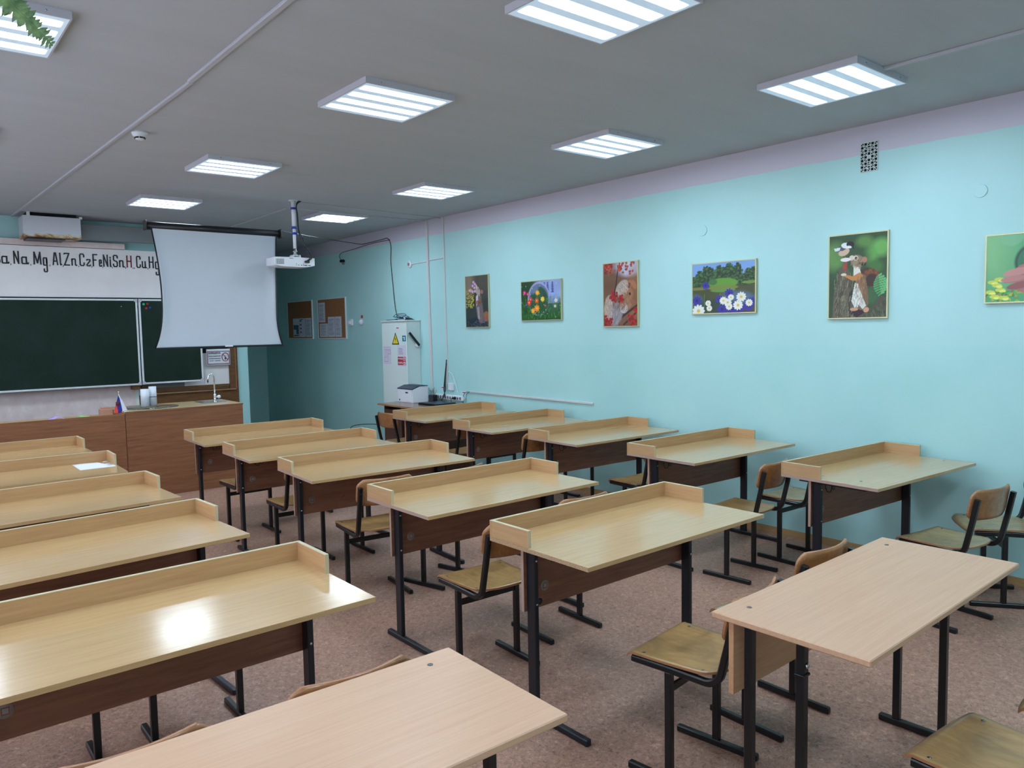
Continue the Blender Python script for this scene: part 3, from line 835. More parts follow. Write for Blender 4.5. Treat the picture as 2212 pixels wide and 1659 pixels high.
# dark chair back at far left behind the teacher desk
c2 = thing('office_chair', (.80, 9.15, 0))
k = MB(); k.solid_grid(lambda i, j: (-.22+.34*i/8*(1-.25*(j/8)), .02*math.cos(i/8*PI)-.03*j/8, .62+.36*j/8), lambda i, j: (-.22+.34*i/8*(1-.25*(j/8)), .05+.02*math.cos(i/8*PI)-.03*j/8, .62+.36*j/8), 8, 8, 'black_plastic'); k.make('backrest', c2)
k = MB(); k.box(-.22, .20, -.02, .42, .44, .50, 'black_plastic', bev=.02, seg=2); k.make('seat', c2)
k = MB(); k.box(-.05, .05, .02, .06, .48, .70, 'black_plastic', bev=.008); k.make('back_support', c2)
k = MB(); k.lathe([(.03, .07), (.03, .44)], 'black_metal', o=(0, .2, 0)); k.make('column', c2)
for i in range(5):
    a = 2*PI*i/5
    k = MB(); k.rect([(0, .2, .085), (.25*math.cos(a), .2+.25*math.sin(a), .06)], .03, .025, 'black_plastic'); l = k.make('base_arm', c2)
    k = MB(); k.lathe([(.028, -.01), (.028, .01)], 'black_plastic', axis='x', o=(.25*math.cos(a), .2+.25*math.sin(a), .028), k=16); k.make('caster', l)
tag(c2, 'black office chair back at the left photo edge behind the teacher desk', 'office chair')

# ================================================================== front wall fittings
mb = MB(); mb.box(-1.0, 2.44, 10.385, 10.40, .25, 1.35, 'beige_panel').box(2.44, 2.475, 10.375, 10.40, .25, 1.10, 'white_paint')
tag(mb.make('wall_panel'), 'scrubbed pinkish beige wall panel below the chalkboard', 'wall panel')
# wooden hatch
hz = thing('hatch_frame', (0, 10.40, 0))
k = MB(); k.box(2.50, 3.60, -.05, -.02, .94, 1.00, 'frame_wood', bev=.003); k.box(3.61, 3.69, -.05, -.02, .92, 2.0, 'frame_wood', bev=.003); k.box(2.50, 2.58, -.05, -.02, .92, 2.0, 'frame_wood', bev=.003); k.box(2.50, 3.69, -.05, -.02, 1.96, 2.04, 'frame_wood'); k.make('sash', hz)
k = MB(); k.box(2.48, 3.70, -.03, -.001, .40, .915, 'frame_wood').box(3.70, 3.73, -.03, -.001, .40, 2.05, 'frame_wood'); k.make('apron', hz)
k = MB(); k.box(2.50, 3.685, -.062, -.02, .915, .932, 'ply_edge', bev=.003).box(3.692, 3.702, -.045, -.02, .93, 2.0, 'ply_edge'); k.make('ledge', hz)
k = MB(); k.box(3.03, 3.61, -.024, -.018, .99, 1.42, 'white_panel').box(2.58, 3.03, -.020, -.016, .99, 1.42, 'grey_board').box(2.58, 3.61, -.019, -.014, 1.42, 1.97, 'dark_void'); k.make('pane', hz)
k = MB(); k.box(3.46, 3.54, -.056, -.05, .968, .978, 'screw_metal', bev=.002); k.make('latch', hz)
tag(hz, 'brown wooden hatch with papered panes behind the sink counter', 'hatch')

# chalkboard
cb = thing('chalkboard', (0, 10.25, 0))
def board(x0, x1, z0, z1, name):
    k = MB(); k.box(x0+.012, x1-.012, -.006, .018, z0+.012, z1-.012, 'chalk_green'); p = k.make(name, cb)
    fr = .022
    k = MB(); k.box(x0, x1, -.012, .02, z0, z0+fr, 'aluminium', bev=.003).box(x0, x1, -.012, .02, z1-fr, z1, 'aluminium', bev=.003)
    k.box(x0, x0+fr, -.012, .02, z0+fr, z1-fr, 'aluminium', bev=.003).box(x1-fr, x1, -.012, .02, z0+fr, z1-fr, 'aluminium', bev=.003)
    k.make('frame', p)
    for cx, sx in ((x0, 1), (x1, -1)):
        for cz, sz in ((z0, 1), (z1, -1)):
            k = MB(); n = 6
            pts = [(cx-sx*.002, cz-sz*.002)]+[(cx+sx*.045*math.cos(a), cz+sz*.045*math.sin(a)) for a in [PI/2*i/n for i in range(n+1)]]
            fr_ = [k.bm.verts.new((a_, -.0145, b_)) for a_, b_ in pts]; bk_ = [k.bm.verts.new((a_, .0, b_)) for a_, b_ in pts]
            k.bm.faces.new(fr_); k.bm.faces.new(bk_)
            for i in range(len(pts)): k.bm.faces.new((fr_[i], fr_[(i+1) % len(pts)], bk_[(i+1) % len(pts)], bk_[i]))
            k.mi('lamp_metal'); k.make('corner_cap', p)
board(-.75, 2.478, 1.055, 2.118, 'main_panel')
board(2.492, 3.232, 1.06, 2.118, 'side_panel')
k = MB(); k.box(-.75, 3.232, .02, .06, 2.08, 2.13, 'dark_void').box(-.6, -.5, .02, .13, 1.2, 2.0, 'black_metal').box(2.38, 2.468, .02, .12, 1.0, 1.1, 'frame_wood').box(3.05, 3.12, .02, .085, 1.2, 2.0, 'black_metal'); k.make('mount', cb)
tag(cb, 'dark green chalkboard with aluminium frame and a narrow right wing', 'chalkboard')
for x, z, m_, lb, r_ in ((2.551, 2.055, 'magnet_green', 'round green magnet on the chalkboard wing', .015), (2.595, 2.059, 'magnet_red', 'round red magnet beside the green one on the chalkboard wing', .015),
                     (2.58, 2.003, 'magnet_red', 'round red magnet below the green one on the chalkboard wing', .015), (2.625, 2.011, 'magnet_blue', 'round blue magnet on the chalkboard wing', .015), (2.296, 2.025, 'white_plastic', 'tiny white magnet on the main chalkboard panel', .005)):
    k = MB(); k.lathe([(r_*.7, -.008), (r_, -.005), (r_, 0)], m_, axis='y', k=16)
    tag(k.make('magnet', loc=(x, 10.244, z)), lb, 'magnet', 'round board magnets')

# whiteboard panel with element symbols
wb = thing('letter_panel', (0, 10.30, 0))
MB().box(-.9, 2.90, -.012, .012, 2.135, 2.715, 'white_panel').make('panel', wb)
GL = [('C', 1.030, 1.097), ('a', 1.106, 1.176), (',', 1.189, 1.200), ('N', 1.22, 1.28), ('a', 1.295, 1.363), (',', 1.381, 1.392), ('M', 1.413, 1.493), ('g', 1.504, 1.555), (',', 1.570, 1.581), ('A', 1.602, 1.663), ('l', 1.672, 1.700), (',', 1.706, 1.716), ('Z', 1.718, 1.781), ('n', 1.796, 1.858), (',', 1.866, 1.876), ('C', 1.880, 1.936), ('z', 1.951, 2.003), (',', 2.006, 2.014), ('F', 2.018, 2.075), ('e', 2.085, 2.122), (',', 2.123, 2.131), ('N', 2.133, 2.192), ('i', 2.203, 2.224), (',', 2.226, 2.234), ('S', 2.238, 2.298), ('n', 2.308, 2.372), (',', 2.375, 2.384), ('H', 2.390, 2.452), (',', 2.459, 2.468), (',', 2.475, 2.484), ('C', 2.501, 2.554), ('u', 2.565, 2.624), (',', 2.629, 2.639), ('H', 2.645, 2.705), ('g', 2.716, 2.77)]
ZB, ZC, ZX = 2.503, 2.652, 2.590
GS = {
 'C': [[(1, .76), (1, .9), (.8, 1), (.2, 1), (0, .9), (0, .1), (.2, 0), (.8, 0), (1, .1), (1, .24)]],
 'a': [[(.08, .95), (.2, 1), (.78, 1), (.78, 0)], [(.78, .98), (.1, .98), (0, .86), (0, .12), (.1, 0), (1.05, 0), (1.1, .12)]],
 ',': [[(.5, 1), (.3, .1)]],
 'N': [[(0, 0), (0, 1), (.9, 0), (.9, 1)]],
 'M': [[(0, 0), (.05, 1), (.5, .1), (.92, 1), (1, 0)]],
 'g': [[(.9, .62), (.9, 1), (.15, 1), (.05, .94), (.05, .55), (.15, .48), (.9, .48)], [(.9, .9), (.95, .06), (.8, 0), (.3, 0), (.15, .06), (.15, .2)]],
 'A': [[(0, 0), (.35, 1), (.6, 1), (.95, 0)], [(.15, .3), (.82, .3)]],
 'l': [[(.2, 1), (.3, .08), (.5, 0), (1, .05)]],
 'Z': [[(0, .95), (.1, 1), (1, 1), (0, 0), (1, 0)]],
 'n': [[(0, 0), (0, 1)], [(0, .85), (.2, 1), (.65, 1), (.72, .85), (.72, .08), (.85, 0), (1, 0)]],
 'z': [[(0, .9), (.1, 1), (.85, 1), (.9, .8), (0, .15), (.1, 0), (.8, 0), (1, .12)]],
 'F': [[(.05, 0), (.05, 1), (1, 1)], [(.05, .52), (.75, .52)]],
 'e': [[(.05, .5), (.9, .5), (.9, .88), (.75, 1), (.2, 1), (.05, .88), (.05, .12), (.2, 0), (.8, 0), (1, .12)]],
 'i': [[(.2, .74), (.2, .06), (.6, 0), (1, .04)], [(.2, .90), (.2, 1)]],
 'S': [[(1, .78), (.95, .94), (.75, 1), (.3, 1), (.08, .92), (.08, .62), (.25, .53), (.75, .47), (.92, .38), (.92, .08), (.7, 0), (.25, 0), (.05, .08), (0, .22)]],
 'H': [[(.03, 0), (.03, 1)], [(.97, 0), (.97, 1)], [(.03, .52), (.97, .52)]],
 'u': [[(0, 1), (0, .12), (.12, 0), (.7, 0)], [(.72, 1), (.72, .05), (.85, 0), (1, 0)]],
}
for i, (g, a, b_) in enumerate(GL):
    z0, z1 = ZB, ZC
    if g in 'anzeu': z1 = ZX
    if g == 'g': z0, z1 = 2.418, ZX
    if g == 'i': z1 = 2.628
    if g == ',': z0, z1 = 2.487, 2.507
    mm = 'letter_red' if (g == 'H' and a < 2.5) else 'letter_black'
    sw_ = .0055 if g == ',' else .0142
    k = MB(); q_ = sw_/2
    for st_ in GS[g]:
        pts = [Vector((a+q_+(b_-a-2*q_)*u, -.0155, z0+q_+(z1-z0-2*q_)*v)) for u, v in st_]
        for n_, (p, p2) in enumerate(zip(pts, pts[1:])):
            d_ = (p2-p).normalized()*q_*.8; yo = Vector((0, -.0002*(n_ % 3), 0))
            k.sweep([p-d_+yo, p2+d_+yo], [(-q_, -.003), (q_, -.003), (q_, .003), (-q_, .003)], mm, up=(0, 1, 0))
    k.make('comma' if g == ',' else 'letter', wb)
tag(wb, 'white panel with black chemical symbols and one red H above the chalkboard', 'sign')
for _ in range(1):
    mb = MB(); mb.box(-.9, 2.385, 10.30, 10.345, 2.722, 2.792, 'pink_wood', bev=.003); o = mb.make('wooden_rail')
    o.data.materials[0] = MAT['beige_panel']; tag(o, 'pale wooden rail running above the white symbol panel', 'rail')
mb = MB(); mb.box(1.87, 3.55, 10.10, 10.16, 2.795, 2.975, 'grey_board', bev=.004)
for x in (2.1, 3.3): mb.box(x, x+.03, 10.16, 10.40, 2.85, 2.88, 'black_metal')
tag(mb.make('grey_pelmet'), 'flat grey board hanging below the ceiling behind the screen case', 'board')
# rusty duct box
db = thing('duct_box', (0, 0, 0))
k = MB(); k.box(1.29, 1.855, 9.95, 10.29, 2.782, 3.016, 'rusty_white', bev=.003)
k.make('casing', db)
k = MB(); k.box(1.33, 1.82, 9.98, 10.27, 3.016, 3.055, 'dark_void').box(1.84, 1.87, 9.93, 9.96, 3.005, 3.03, 'white_paint').box(1.33, 1.36, 9.94, 9.97, 3.01, 3.055, 'white_paint'); k.make('hanger', db)  # dark block stands in for the shaded gap over the casing; brackets beside it
k = MB(); k.box(1.33, 1.70, 10.0, 10.28, 2.765, 2.782, 'black_metal'); k.make('underside', db)
tag(db, 'white metal duct box with rust along its lower edge under the ceiling', 'duct')

# no-phone sign
sg = thing('notice_sign', (0, 10.335, 0))
MB().solid_grid(lambda i, j: (3.308+.312*i/10, -.004-.012*math.sin(i/10*PI)*(1-j/6)*.4, 1.252+.218*j/6), lambda i, j: (3.308+.312*i/10, -.003-.012*math.sin(i/10*PI)*(1-j/6)*.4, 1.252+.218*j/6), 10, 6, 'paper').make('sheet', sg)
k = MB(); y_ = -.012
for a in ((3.318, 3.611, 1.272, 1.278), (3.318, 3.611, 1.437, 1.443), (3.318, 3.324, 1.272, 1.443), (3.605, 3.611, 1.272, 1.443)): k.box(a[0], a[1], y_, y_+.0015, a[2], a[3], 'red_ink')
n = 28; cx, cz = 3.552, 1.362
for i in range(n):
    a0, a1 = 2*PI*i/n, 2*PI*(i+1)/n
    k.poly([(cx+.048*math.cos(a0), y_, cz+.060*math.sin(a0)), (cx+.048*math.cos(a1), y_, cz+.060*math.sin(a1)), (cx+.040*math.cos(a1), y_, cz+.052*math.sin(a1)), (cx+.040*math.cos(a0), y_, cz+.052*math.sin(a0))], 'red_ink')
k.poly([(cx-.034, y_-.001, cz+.034), (cx-.028, y_-.001, cz+.040), (cx+.034, y_-.001, cz-.034), (cx+.028, y_-.001, cz-.040)], 'red_ink')
k.poly([(cx-.010, y_, cz-.035), (cx+.004, y_, cz-.035), (cx+.010, y_, cz+.004), (cx-.004, y_, cz+.004)], 'ink')
k.make('border', sg, fix=False)
text_mesh('ЗАПРЕЩАЕТСЯ', 'writing', (3.332, 3.488, 1.402, 1.430), 'ink', sg, ('y', y_), .001, .02)
text_mesh('пользоваться', 'writing', (3.334, 3.486, 1.367, 1.385), 'ink', sg, ('y', y_), .001)
text_mesh('мобильными', 'writing', (3.338, 3.486, 1.338, 1.356), 'ink', sg, ('y', y_), .001)
text_mesh('телефонами', 'writing', (3.342, 3.484, 1.306, 1.326), 'ink', sg, ('y', y_), .001)
tag(sg, 'white sheet forbidding mobile phones with red border on the wooden hatch', 'sign')

# ================================================================== projection screen
ps = thing('projection_screen', (0, 8.02, 0))
k = MB(); k.lathe([(.040, 2.045), (.040, 3.40)], 'black_plastic', axis='x', o=(0, 0, 2.734), k=24); k.make('case', ps)
for x in (2.038, 3.395):
    k = MB(); k.box(x, x+.017, -.045, .045, 2.688, 2.785, 'black_plastic', bev=.006); k.make('end_cap', ps)
for x in (2.80, 3.12):
    k = MB(); k.rect([(x, .02, 2.735), (x, 1.2, 2.76), (x, 2.08, 2.83)], .02, .02, 'black_metal'); k.make('wall_arm', ps)
NU, NV = 40, 40
def sc(i, j, off):
    u = -1+2*i/NU; v = j/NV        # v=0 bottom, 1 top
    top, mid, bot = .622, .570, .640
    hw = mid+(top-mid)*max(0, (v-.42)/.58)**1.6+(bot-mid)*max(0, (.36-v)/.36)**2.4
    curl = .05*math.sin(PI*min(1, max(0, v*1.06)))
    x = 2.724+u*hw
    e = max(0, abs(u)-.82)/.18
    y = -.028-curl*e**1.7 + .010*math.sin(v*7+u)*.3 + off
    for (u0, v0, L, sl) in ((-.25, .37, .22, .5), (-.05, .09, .2, .55), (-.35, .39, .12, .4)):
        du = u-u0; dv = v-v0-(du)*sl*.5
        y += -.006*math.exp(-(du/L)**2*2)*math.exp(-(dv/.018)**2)
    z = 1.545+(2.72-1.545)*v
    return (x, y, z)
k = MB(); NU, NV = 60, 90
k.solid_grid(lambda i, j: sc(i, j, 0), lambda i, j: sc(i, j, .0015), NU, NV, 'screen_cloth')
cloth = k.make('cloth', ps)
for sd in (0, 1):
    k = MB()
    i0 = 0 if sd == 0 else NU
    for j in range(NV):
        p0, p1 = Vector(sc(i0, j, 0)), Vector(sc(i0, j+1, 0))
        o_ = -.016 if sd == 0 else .010
        a = k.bm.faces.new([k.bm.verts.new(q) for q in (p0, p1, p1+Vector((o_, -.010, 0)), p0+Vector((o_, -.010, 0)))]); a.material_index = k.mi('black_plastic')
    k.make('black_border', cloth, fix=False)
k = MB(); k.rect([(2.078, -.028, 1.538), (3.380, -.028, 1.538)], .021, .019, 'black_plastic'); bt = k.make('bottom_bar', ps)
k = MB(); k.box(2.75, 2.83, -.042, -.017, 1.538, 1.554, 'white_plastic'); k.make('pull_tab', bt)
tag(ps, 'pull-down white projection screen hanging from a black case', 'projection screen')

# ================================================================== projector
pj = thing('projector', (3.39, 7.72, 2.40))
k = MB(); k.solid_grid(lambda i, j: (-.215+.43*i/16, -.10+.24*j/8, .055-.004*((i-8)/8)**2), lambda i, j: (-.215+.43*i/16, -.10+.24*j/8, -.048+.018*((i-8)/8)**4+.004*((j-4)/4)**2), 16, 8, 'white_plastic'); body = k.make('body', pj)
k = MB(); k.box(-.208, -.125, -.104, -.099, -.02, .032, 'grey_board')
for i in range(9): k.box(-.206+.009*i, -.203+.009*i, -.106, -.103, -.018, .030, 'white_plastic')
k.make('grille', body)
k = MB()
for x, z, w_, h_ in ((.01, -.012, .006, .006), (.01, -.026, .006, .006), (.035, -.026, .012, .006), (.068, -.026, .012, .006), (.09, -.015, .006, .008), (.09, -.028, .006, .008), (.115, -.026, .026, .007), (.155, -.026, .022, .007), (-.045, .042, .04, .004)):
    k.box(x-w_/2, x+w_/2, -.104, -.0995, z-h_/2, z+h_/2, 'black_plastic')
k.make('ports', body)
k = MB(); k.lathe([(.04, .14), (.038, .155), (.03, .157)], 'black_plastic', axis='y', o=(-.10, 0, .0), k=20); k.make('lens', body)
k = MB(); k.box(.10, .15, -.125, -.10, .0, .022, 'black_plastic', bev=.003); k.make('plug', pj)
k = MB(); k.box(.0, .09, -.05, .05, .055, .066, 'white_plastic', bev=.002).box(.006, .014, -.05, .05, .066, .085, 'white_plastic').box(.075, .083, -.05, .05, .066, .085, 'white_plastic').box(.02, .07, -.03, .03, .078, .085, 'white_plastic')
k.lathe([(.026, .085), (.026, .092), (.018, .095), (.018, .12), (.024, .122), (.024, .128), (.012, .13), (.012, .16)], 'steel', o=(.045, 0, 0), k=14); k.make('mounting_bracket', pj)
k = MB(); k.tube([(.045, 0, .155), (.045, 0, .40)], .017, 'white_plastic', k=14).tube([(.045, 0, .38), (.045, 0, .645)], .022, 'white_plastic', k=14).lathe([(.05, .648), (.05, .655)], 'white_plastic', o=(.045, 0, 0), k=16); k.make('pole', pj)
for z in (.30, .36, .56):
    k = MB(); k.tube([(.045, 0, z), (.045, 0, z+.022)], .029, 'tape_blue', k=12); k.make('tape_wrap', pj)
def wob(a, b, n, amp, sd=0):
    r_ = random.Random(sd); a, b = Vector(a), Vector(b); out = []
    for i in range(n+1):
        t_ = i/n; e = math.sin(PI*t_)
        out.append(a.lerp(b, t_)+Vector((r_.uniform(-1, 1), r_.uniform(-1, 1), r_.uniform(-1, 1)))*amp*e)
    return out
def smooth(pts, n=5):
    pts = [Vector(p) for p in pts]; P = [pts[0]]+pts+[pts[-1]]; out = []
    for i in range(1, len(P)-2):
        for k_ in range(n):
            t_ = k_/n; p0, p1, p2, p3 = P[i-1], P[i], P[i+1], P[i+2]
            out.append(.5*((2*p1)+(-p0+p2)*t_+(2*p0-5*p1+4*p2-p3)*t_**2+(-p0+3*p1-3*p2+p3)*t_**3))
    out.append(pts[-1]); return out
for off in (0, .02):
    k = MB(); k.tube(smooth([(.125+off*.5, -.115, .02), (.15+off, -.13, .06), (.12+off, -.09, .16), (.085+off, -.045, .28), (.075+off*.3, -.034, .36), (.07+off*.3, -.03, .5), (.066, -.03, .60), (.09+off, -.02, .645), (.13, 0, .650)]), .0055, 'cable_black', k=8); k.make('cable', pj)
tag(pj, 'white projector hanging from a ceiling pole with taped cables', 'projector')

# ================================================================== ceiling and wall cables, ducts
def duct(name, path, a, b, label, up=(0, 0, 1), m_='duct_white', cat='cable duct'):
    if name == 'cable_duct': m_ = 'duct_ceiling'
    k = MB(); k.rect(path, a, b, m_, up=up); return tag(k.make(name), label, cat)
duct('cable_duct', [(1.393, 1.6, CZ-.008), (1.386, 4.38, CZ-.008)], .03, .016, 'white cable duct running along the ceiling at the top, near half', (0, 0, 1))
duct('cable_duct', [(1.395, 4.39, CZ-.0075), (1.24, 10.38, CZ-.0075)], .026, .015, 'white cable duct along the ceiling past the smoke detector')
duct('cable_duct', [(3.50, 7.76, CZ-.006), (XW-.002, 7.92, CZ-.006)], .018, .012, 'thin duct crossing the ceiling from the projector pole to the right wall')
duct('cable_duct', [(3.60, 8.17, CZ-.007), (XW-.002, 8.25, CZ-.007)], .026, .014, 'ceiling duct behind the projector reaching the wider wall duct')
duct('cable_duct', [(3.58, 8.18, CZ-.007), (3.60, 10.02, CZ-.007)], .03, .014, 'ceiling duct running from the projector back to the front wall')
duct('cable_duct', [(4.30, 1.985, CZ-.009), (4.30, -1.0, CZ-.009)], .03, .018, 'ceiling duct joining the lamp above the wall vent')
duct('wall_duct', [(XW-.010, 8.215, CZ-.001), (XW-.010, 8.18, .90)], .045, .02, 'wide white vertical duct on the right wall beside the metal cabinet', (1, 0, 0))
duct('wall_duct', [(XW-.007, 7.85, CZ-.001), (XW-.007, 7.83, 1.0)], .022, .014, 'narrow vertical duct on the right wall, nearer the squirrel and flower picture', (1, 0, 0))
duct('wall_duct', [(XW-.006, 8.60, 2.535), (XW-.006, 8.24, 2.542)], .014, .012, 'short horizontal duct stub left of the wide vertical duct', (1, 0, 0))
duct('wall_duct', [(XW-.006, 8.19, 2.55), (XW-.006, 7.87, 2.556)], .014, .012, 'short horizontal duct between the two vertical ducts', (1, 0, 0))
k = MB(); k.lathe([(.045, -.02), (.05, -.012), (.05, 0)], 'white_plastic', axis='x', o=(XW, 8.64, 2.535), k=20).lathe([(.02, -.026), (.02, -.02)], 'grey_board', axis='x', o=(XW, 8.64, 2.535), k=14)
tag(k.make('junction_box'), 'round white junction box high on the right wall by the ducts', 'junction box')
duct('wall_duct', [(XW-.008, 7.37, .924), (XW-.008, 5.31, .912)], .02, .016, 'long horizontal white duct low on the right wall above the desks', (1, 0, 0))
k = MB(); k.tube(smooth([(XW-.012, 7.36, .92), (XW-.02, 7.42, .89), (XW-.02, 7.44, .80), (XW-.02, 7.47, .70), (XW-.02, 7.46, .45)]), .003, 'cable_black', k=6)
k.tube(smooth([(XW-.012, 7.36, .925), (XW-.02, 7.46, .90), (XW-.02, 7.50, .80), (XW-.02, 7.50, .45)]), .003, 'cable_black', k=6)
tag(k.make('cable'), 'thin dark cables dropping from the end of the low wall duct', 'cable', 'loose black cables')
# long black cable: screen case -> wall -> down to the cabinet
k = MB(); k.tube(smooth([(3.39, 8.02, 2.775), (3.9, 8.48, 2.80), (4.4, 8.94, 2.835), (4.9, 9.40, 2.87), (5.3, 9.77, 2.90), (5.40, 9.86, 2.910), (XW-.008, 9.84, 2.914), (XW-.008, 9.65, 2.918), (XW-.008, 9.35, 2.925), (XW-.008, 9.18, 2.925), (XW-.008, 9.10, 2.82), (XW-.01, 9.11, 2.6), (XW-.01, 9.075, 2.3), (XW-.012, 9.03, 2.0), (XW-.03, 8.95, 1.84)]), .0045, 'cable_black', k=8)
tag(k.make('cable'), 'long black cable from the screen case along the wall down to the cabinet', 'cable', 'loose black cables')
k = MB(); k.tube(smooth([(XW-.008, 9.12, 2.90), (XW-.008, 9.6, 2.90), (XW-.008, 10.2, 2.865), (XW-.008, 10.52, 2.85), (XW-.008, 10.60, 2.81), (XW-.01, 10.58, 2.765), (XW-.03, 10.50, 2.728)]), .0035, 'cable_black', k=8)
tag(k.make('cable'), 'black cable sagging along the wall to the small camera', 'cable', 'loose black cables')
wc = thing('security_camera', (XW, 10.48, 2.72))
k = MB(); k.box(-.05, -.012, -.05, .05, -.018, .02, 'black_plastic', bev=.006, seg=2); k.make('body', wc)
k = MB(); k.box(-.03, 0, -.015, .015, -.05, -.018, 'grey_board', bev=.003).box(-.012, 0, -.03, .03, -.02, .01, 'grey_board'); k.make('bracket', wc)
tag(wc, 'small black camera mounted high on the dark end of the right wall', 'camera')

# smoke detector
sd = thing('smoke_detector', (1.45, 5.69, CZ))
k = MB(); k.lathe([(.052, 0), (.052, -.012), (.046, -.026), (.03, -.038), (.028, -.050), (.018, -.053)], 'white_plastic', k=28); k.make('body', sd)
k = MB()
for i in range(8):
    a = 2*PI*i/8
    k.box(-.010, .010, -.002, .002, -.046, -.036, 'black_plastic', rot=Matrix.Rotation(a, 4, 'Z')@Matrix.Translation((0, -.0315, 0)))
k.make('vent_slot', sd)
tag(sd, 'round white smoke detector on the ceiling beside the cable duct', 'smoke detector')

# wall covers
for y, z, r_, lb in ((4.005, 2.472, .046, 'round painted-over wall cover above the pond picture'), (1.884, 2.49, .042, 'round painted-over wall cover near the right photo edge')):
    k = MB(); k.lathe([(r_*.2, -.0085), (r_*.97, -.007), (r_, -.004), (r_, 0)], 'wall_paint_band', axis='x', o=(XW, y, z), k=32, smooth=False)
    tag(k.make('wall_cover'), lb, 'wall cover', 'round wall covers')
# vent grille: openings in a plate
vg = thing('vent_grille', (XW, 2.595, 2.83))
MB().box(-.004, 0, -.06, .06, -.10, .10, 'dark_void').make('opening', vg)
k = MB(); m_ = 'wall_paint_band'
zs = [-.10+.2*i/9 for i in range(10)]; ys = [-.06+.12*i/5 for i in range(6)]
for y in ys: k.box(-.008, -.002, y-.0022, y+.0022, -.102, .102, 'white_paint')
for z in zs: k.box(-.008, -.002, -.062, .062, z-.0022, z+.0022, 'white_paint')
for i in range(0, 9):
    for j in range(5):
        if (i+j) % 2 == 0:
            R_ = Matrix.Translation((0, (ys[j]+ys[j+1])/2, (zs[i]+zs[i+1])/2))@Matrix.Rotation(PI/4*(1 if i % 4 < 2 else -1), 4, 'X')
            k.box(-.008, -.002, -.0145, .0145, -.0016, .0016, 'white_paint', rot=R_)
for z in (-.055, 0.0, .055): k.lathe([(.011, -.008), (.011, -.002)], 'white_paint', axis='x', o=(0, 0, z), k=12)
k.make('grille', vg)
tag(vg, 'small ornamental ventilation grille high on the right wall', 'vent')

# switch and bell push
sw = thing('light_switch', (XW, 10.30, 1.80))
k = MB(); k.box(-.05, -.03, -.035, .035, -.03, .03, 'white_plastic', bev=.008, seg=2).box(-.03, 0, -.05, .03, -.045, .05, 'white_plastic', bev=.006); k.make('housing', sw)
k = MB(); k.box(-.056, -.05, -.012, .012, -.015, .015, 'white_plastic', bev=.002); k.make('rocker', sw)
tag(sw, 'white switch box beside the right edge of the cork boards', 'switch')
bl = thing('door_bell_button', (XW, 9.985, 1.80))
k = MB(); k.lathe([(.025, -.045), (.04, -.025), (.045, 0)], 'white_plastic', axis='x', k=20); k.make('housing', bl)
k = MB(); k.box(-.002, 0, -.03, .03, .06, .10, 'label_red'); k.make('warning_label', bl)
tag(bl, 'round white wall button with a small red label, between cork boards and cabinet', 'button')

# ================================================================== cork boards
def sheet_lines(P, u0, u1, v0, v1, c, n, seed=0):
    r_ = random.Random(seed)
    for i in range(n):
        v = v0+(v1-v0)*(i+.5)/n
        P.line(u0, v, u0+(u1-u0)*r_.uniform(.6, 1), v, .25*(v1-v0)/n, c, .7)
def corkboard(y_far, y_near, label, sheets):
    r = thing('cork_board', (0, 0, 0))
    X = XW
    MB().box(X-.014, X-.002, y_near, y_far, 1.575, 2.175, 'cork').make('cork_panel', r)
    k = MB(); w_ = .018
    for a in ((y_near-w_, y_near, 1.56, 2.19), (y_far, y_far+w_, 1.56, 2.19), (y_near, y_far, 2.175, 2.19), (y_near, y_far, 1.56, 1.575)): k.box(X-.02, X-.001, a[0], a[1], a[2], a[3], 'aluminium')
    k.make('frame', r)
    for n, (ya, yb, z0, z1, kind) in enumerate(sheets):
        P = Paint(40, 60, abs(ya-yb), z1-z0, n+3); P.fill((206, 208, 222))
        if kind == 1:
            P.poly([(.08, .35), (.9, .35), (.9, .85), (.5, .85), (.5, .6), (.08, .6)], (40, 70, 100)); P.poly([(.1, .88), (.9, .88), (.9, .95), (.1, .95)], (50, 60, 80))
        elif kind == 2:
            for v in (.1, .3, .5, .7): P.poly([(.1, v), (.35, v), (.35, v+.09), (.1, v+.09)], (50, 60, 70))
            P.poly([(.15, .05), (.6, .05), (.6, .09), (.15, .09)], (30, 36, 50))
        else: sheet_lines(P, .12, .88, .08, .92, (96, 100, 116), 18, n)
        k = MB(); 
        P.mesh('pinned_sheet', r, X-.0155, ya, yb, z0, z1)
    tag(r, label, 'notice board', 'cork notice boards')
corkboard(12.56, 11.62, 'darker cork notice board farther along the right wall, three sheets at its foot',
          [(12.36, 12.12, 1.59, 1.90, 1), (12.11, 11.88, 1.59, 1.90, 2), (11.87, 11.65, 1.59, 1.90, 0)])
corkboard(11.39, 10.47, 'cork notice board nearer the switch, four sheets pinned on it',
          [(11.37, 11.14, 1.82, 2.13, 0), (11.35, 11.06, 1.59, 1.80, 0), (11.05, 10.82, 1.59, 1.90, 0), (10.81, 10.60, 1.59, 1.90, 0)])

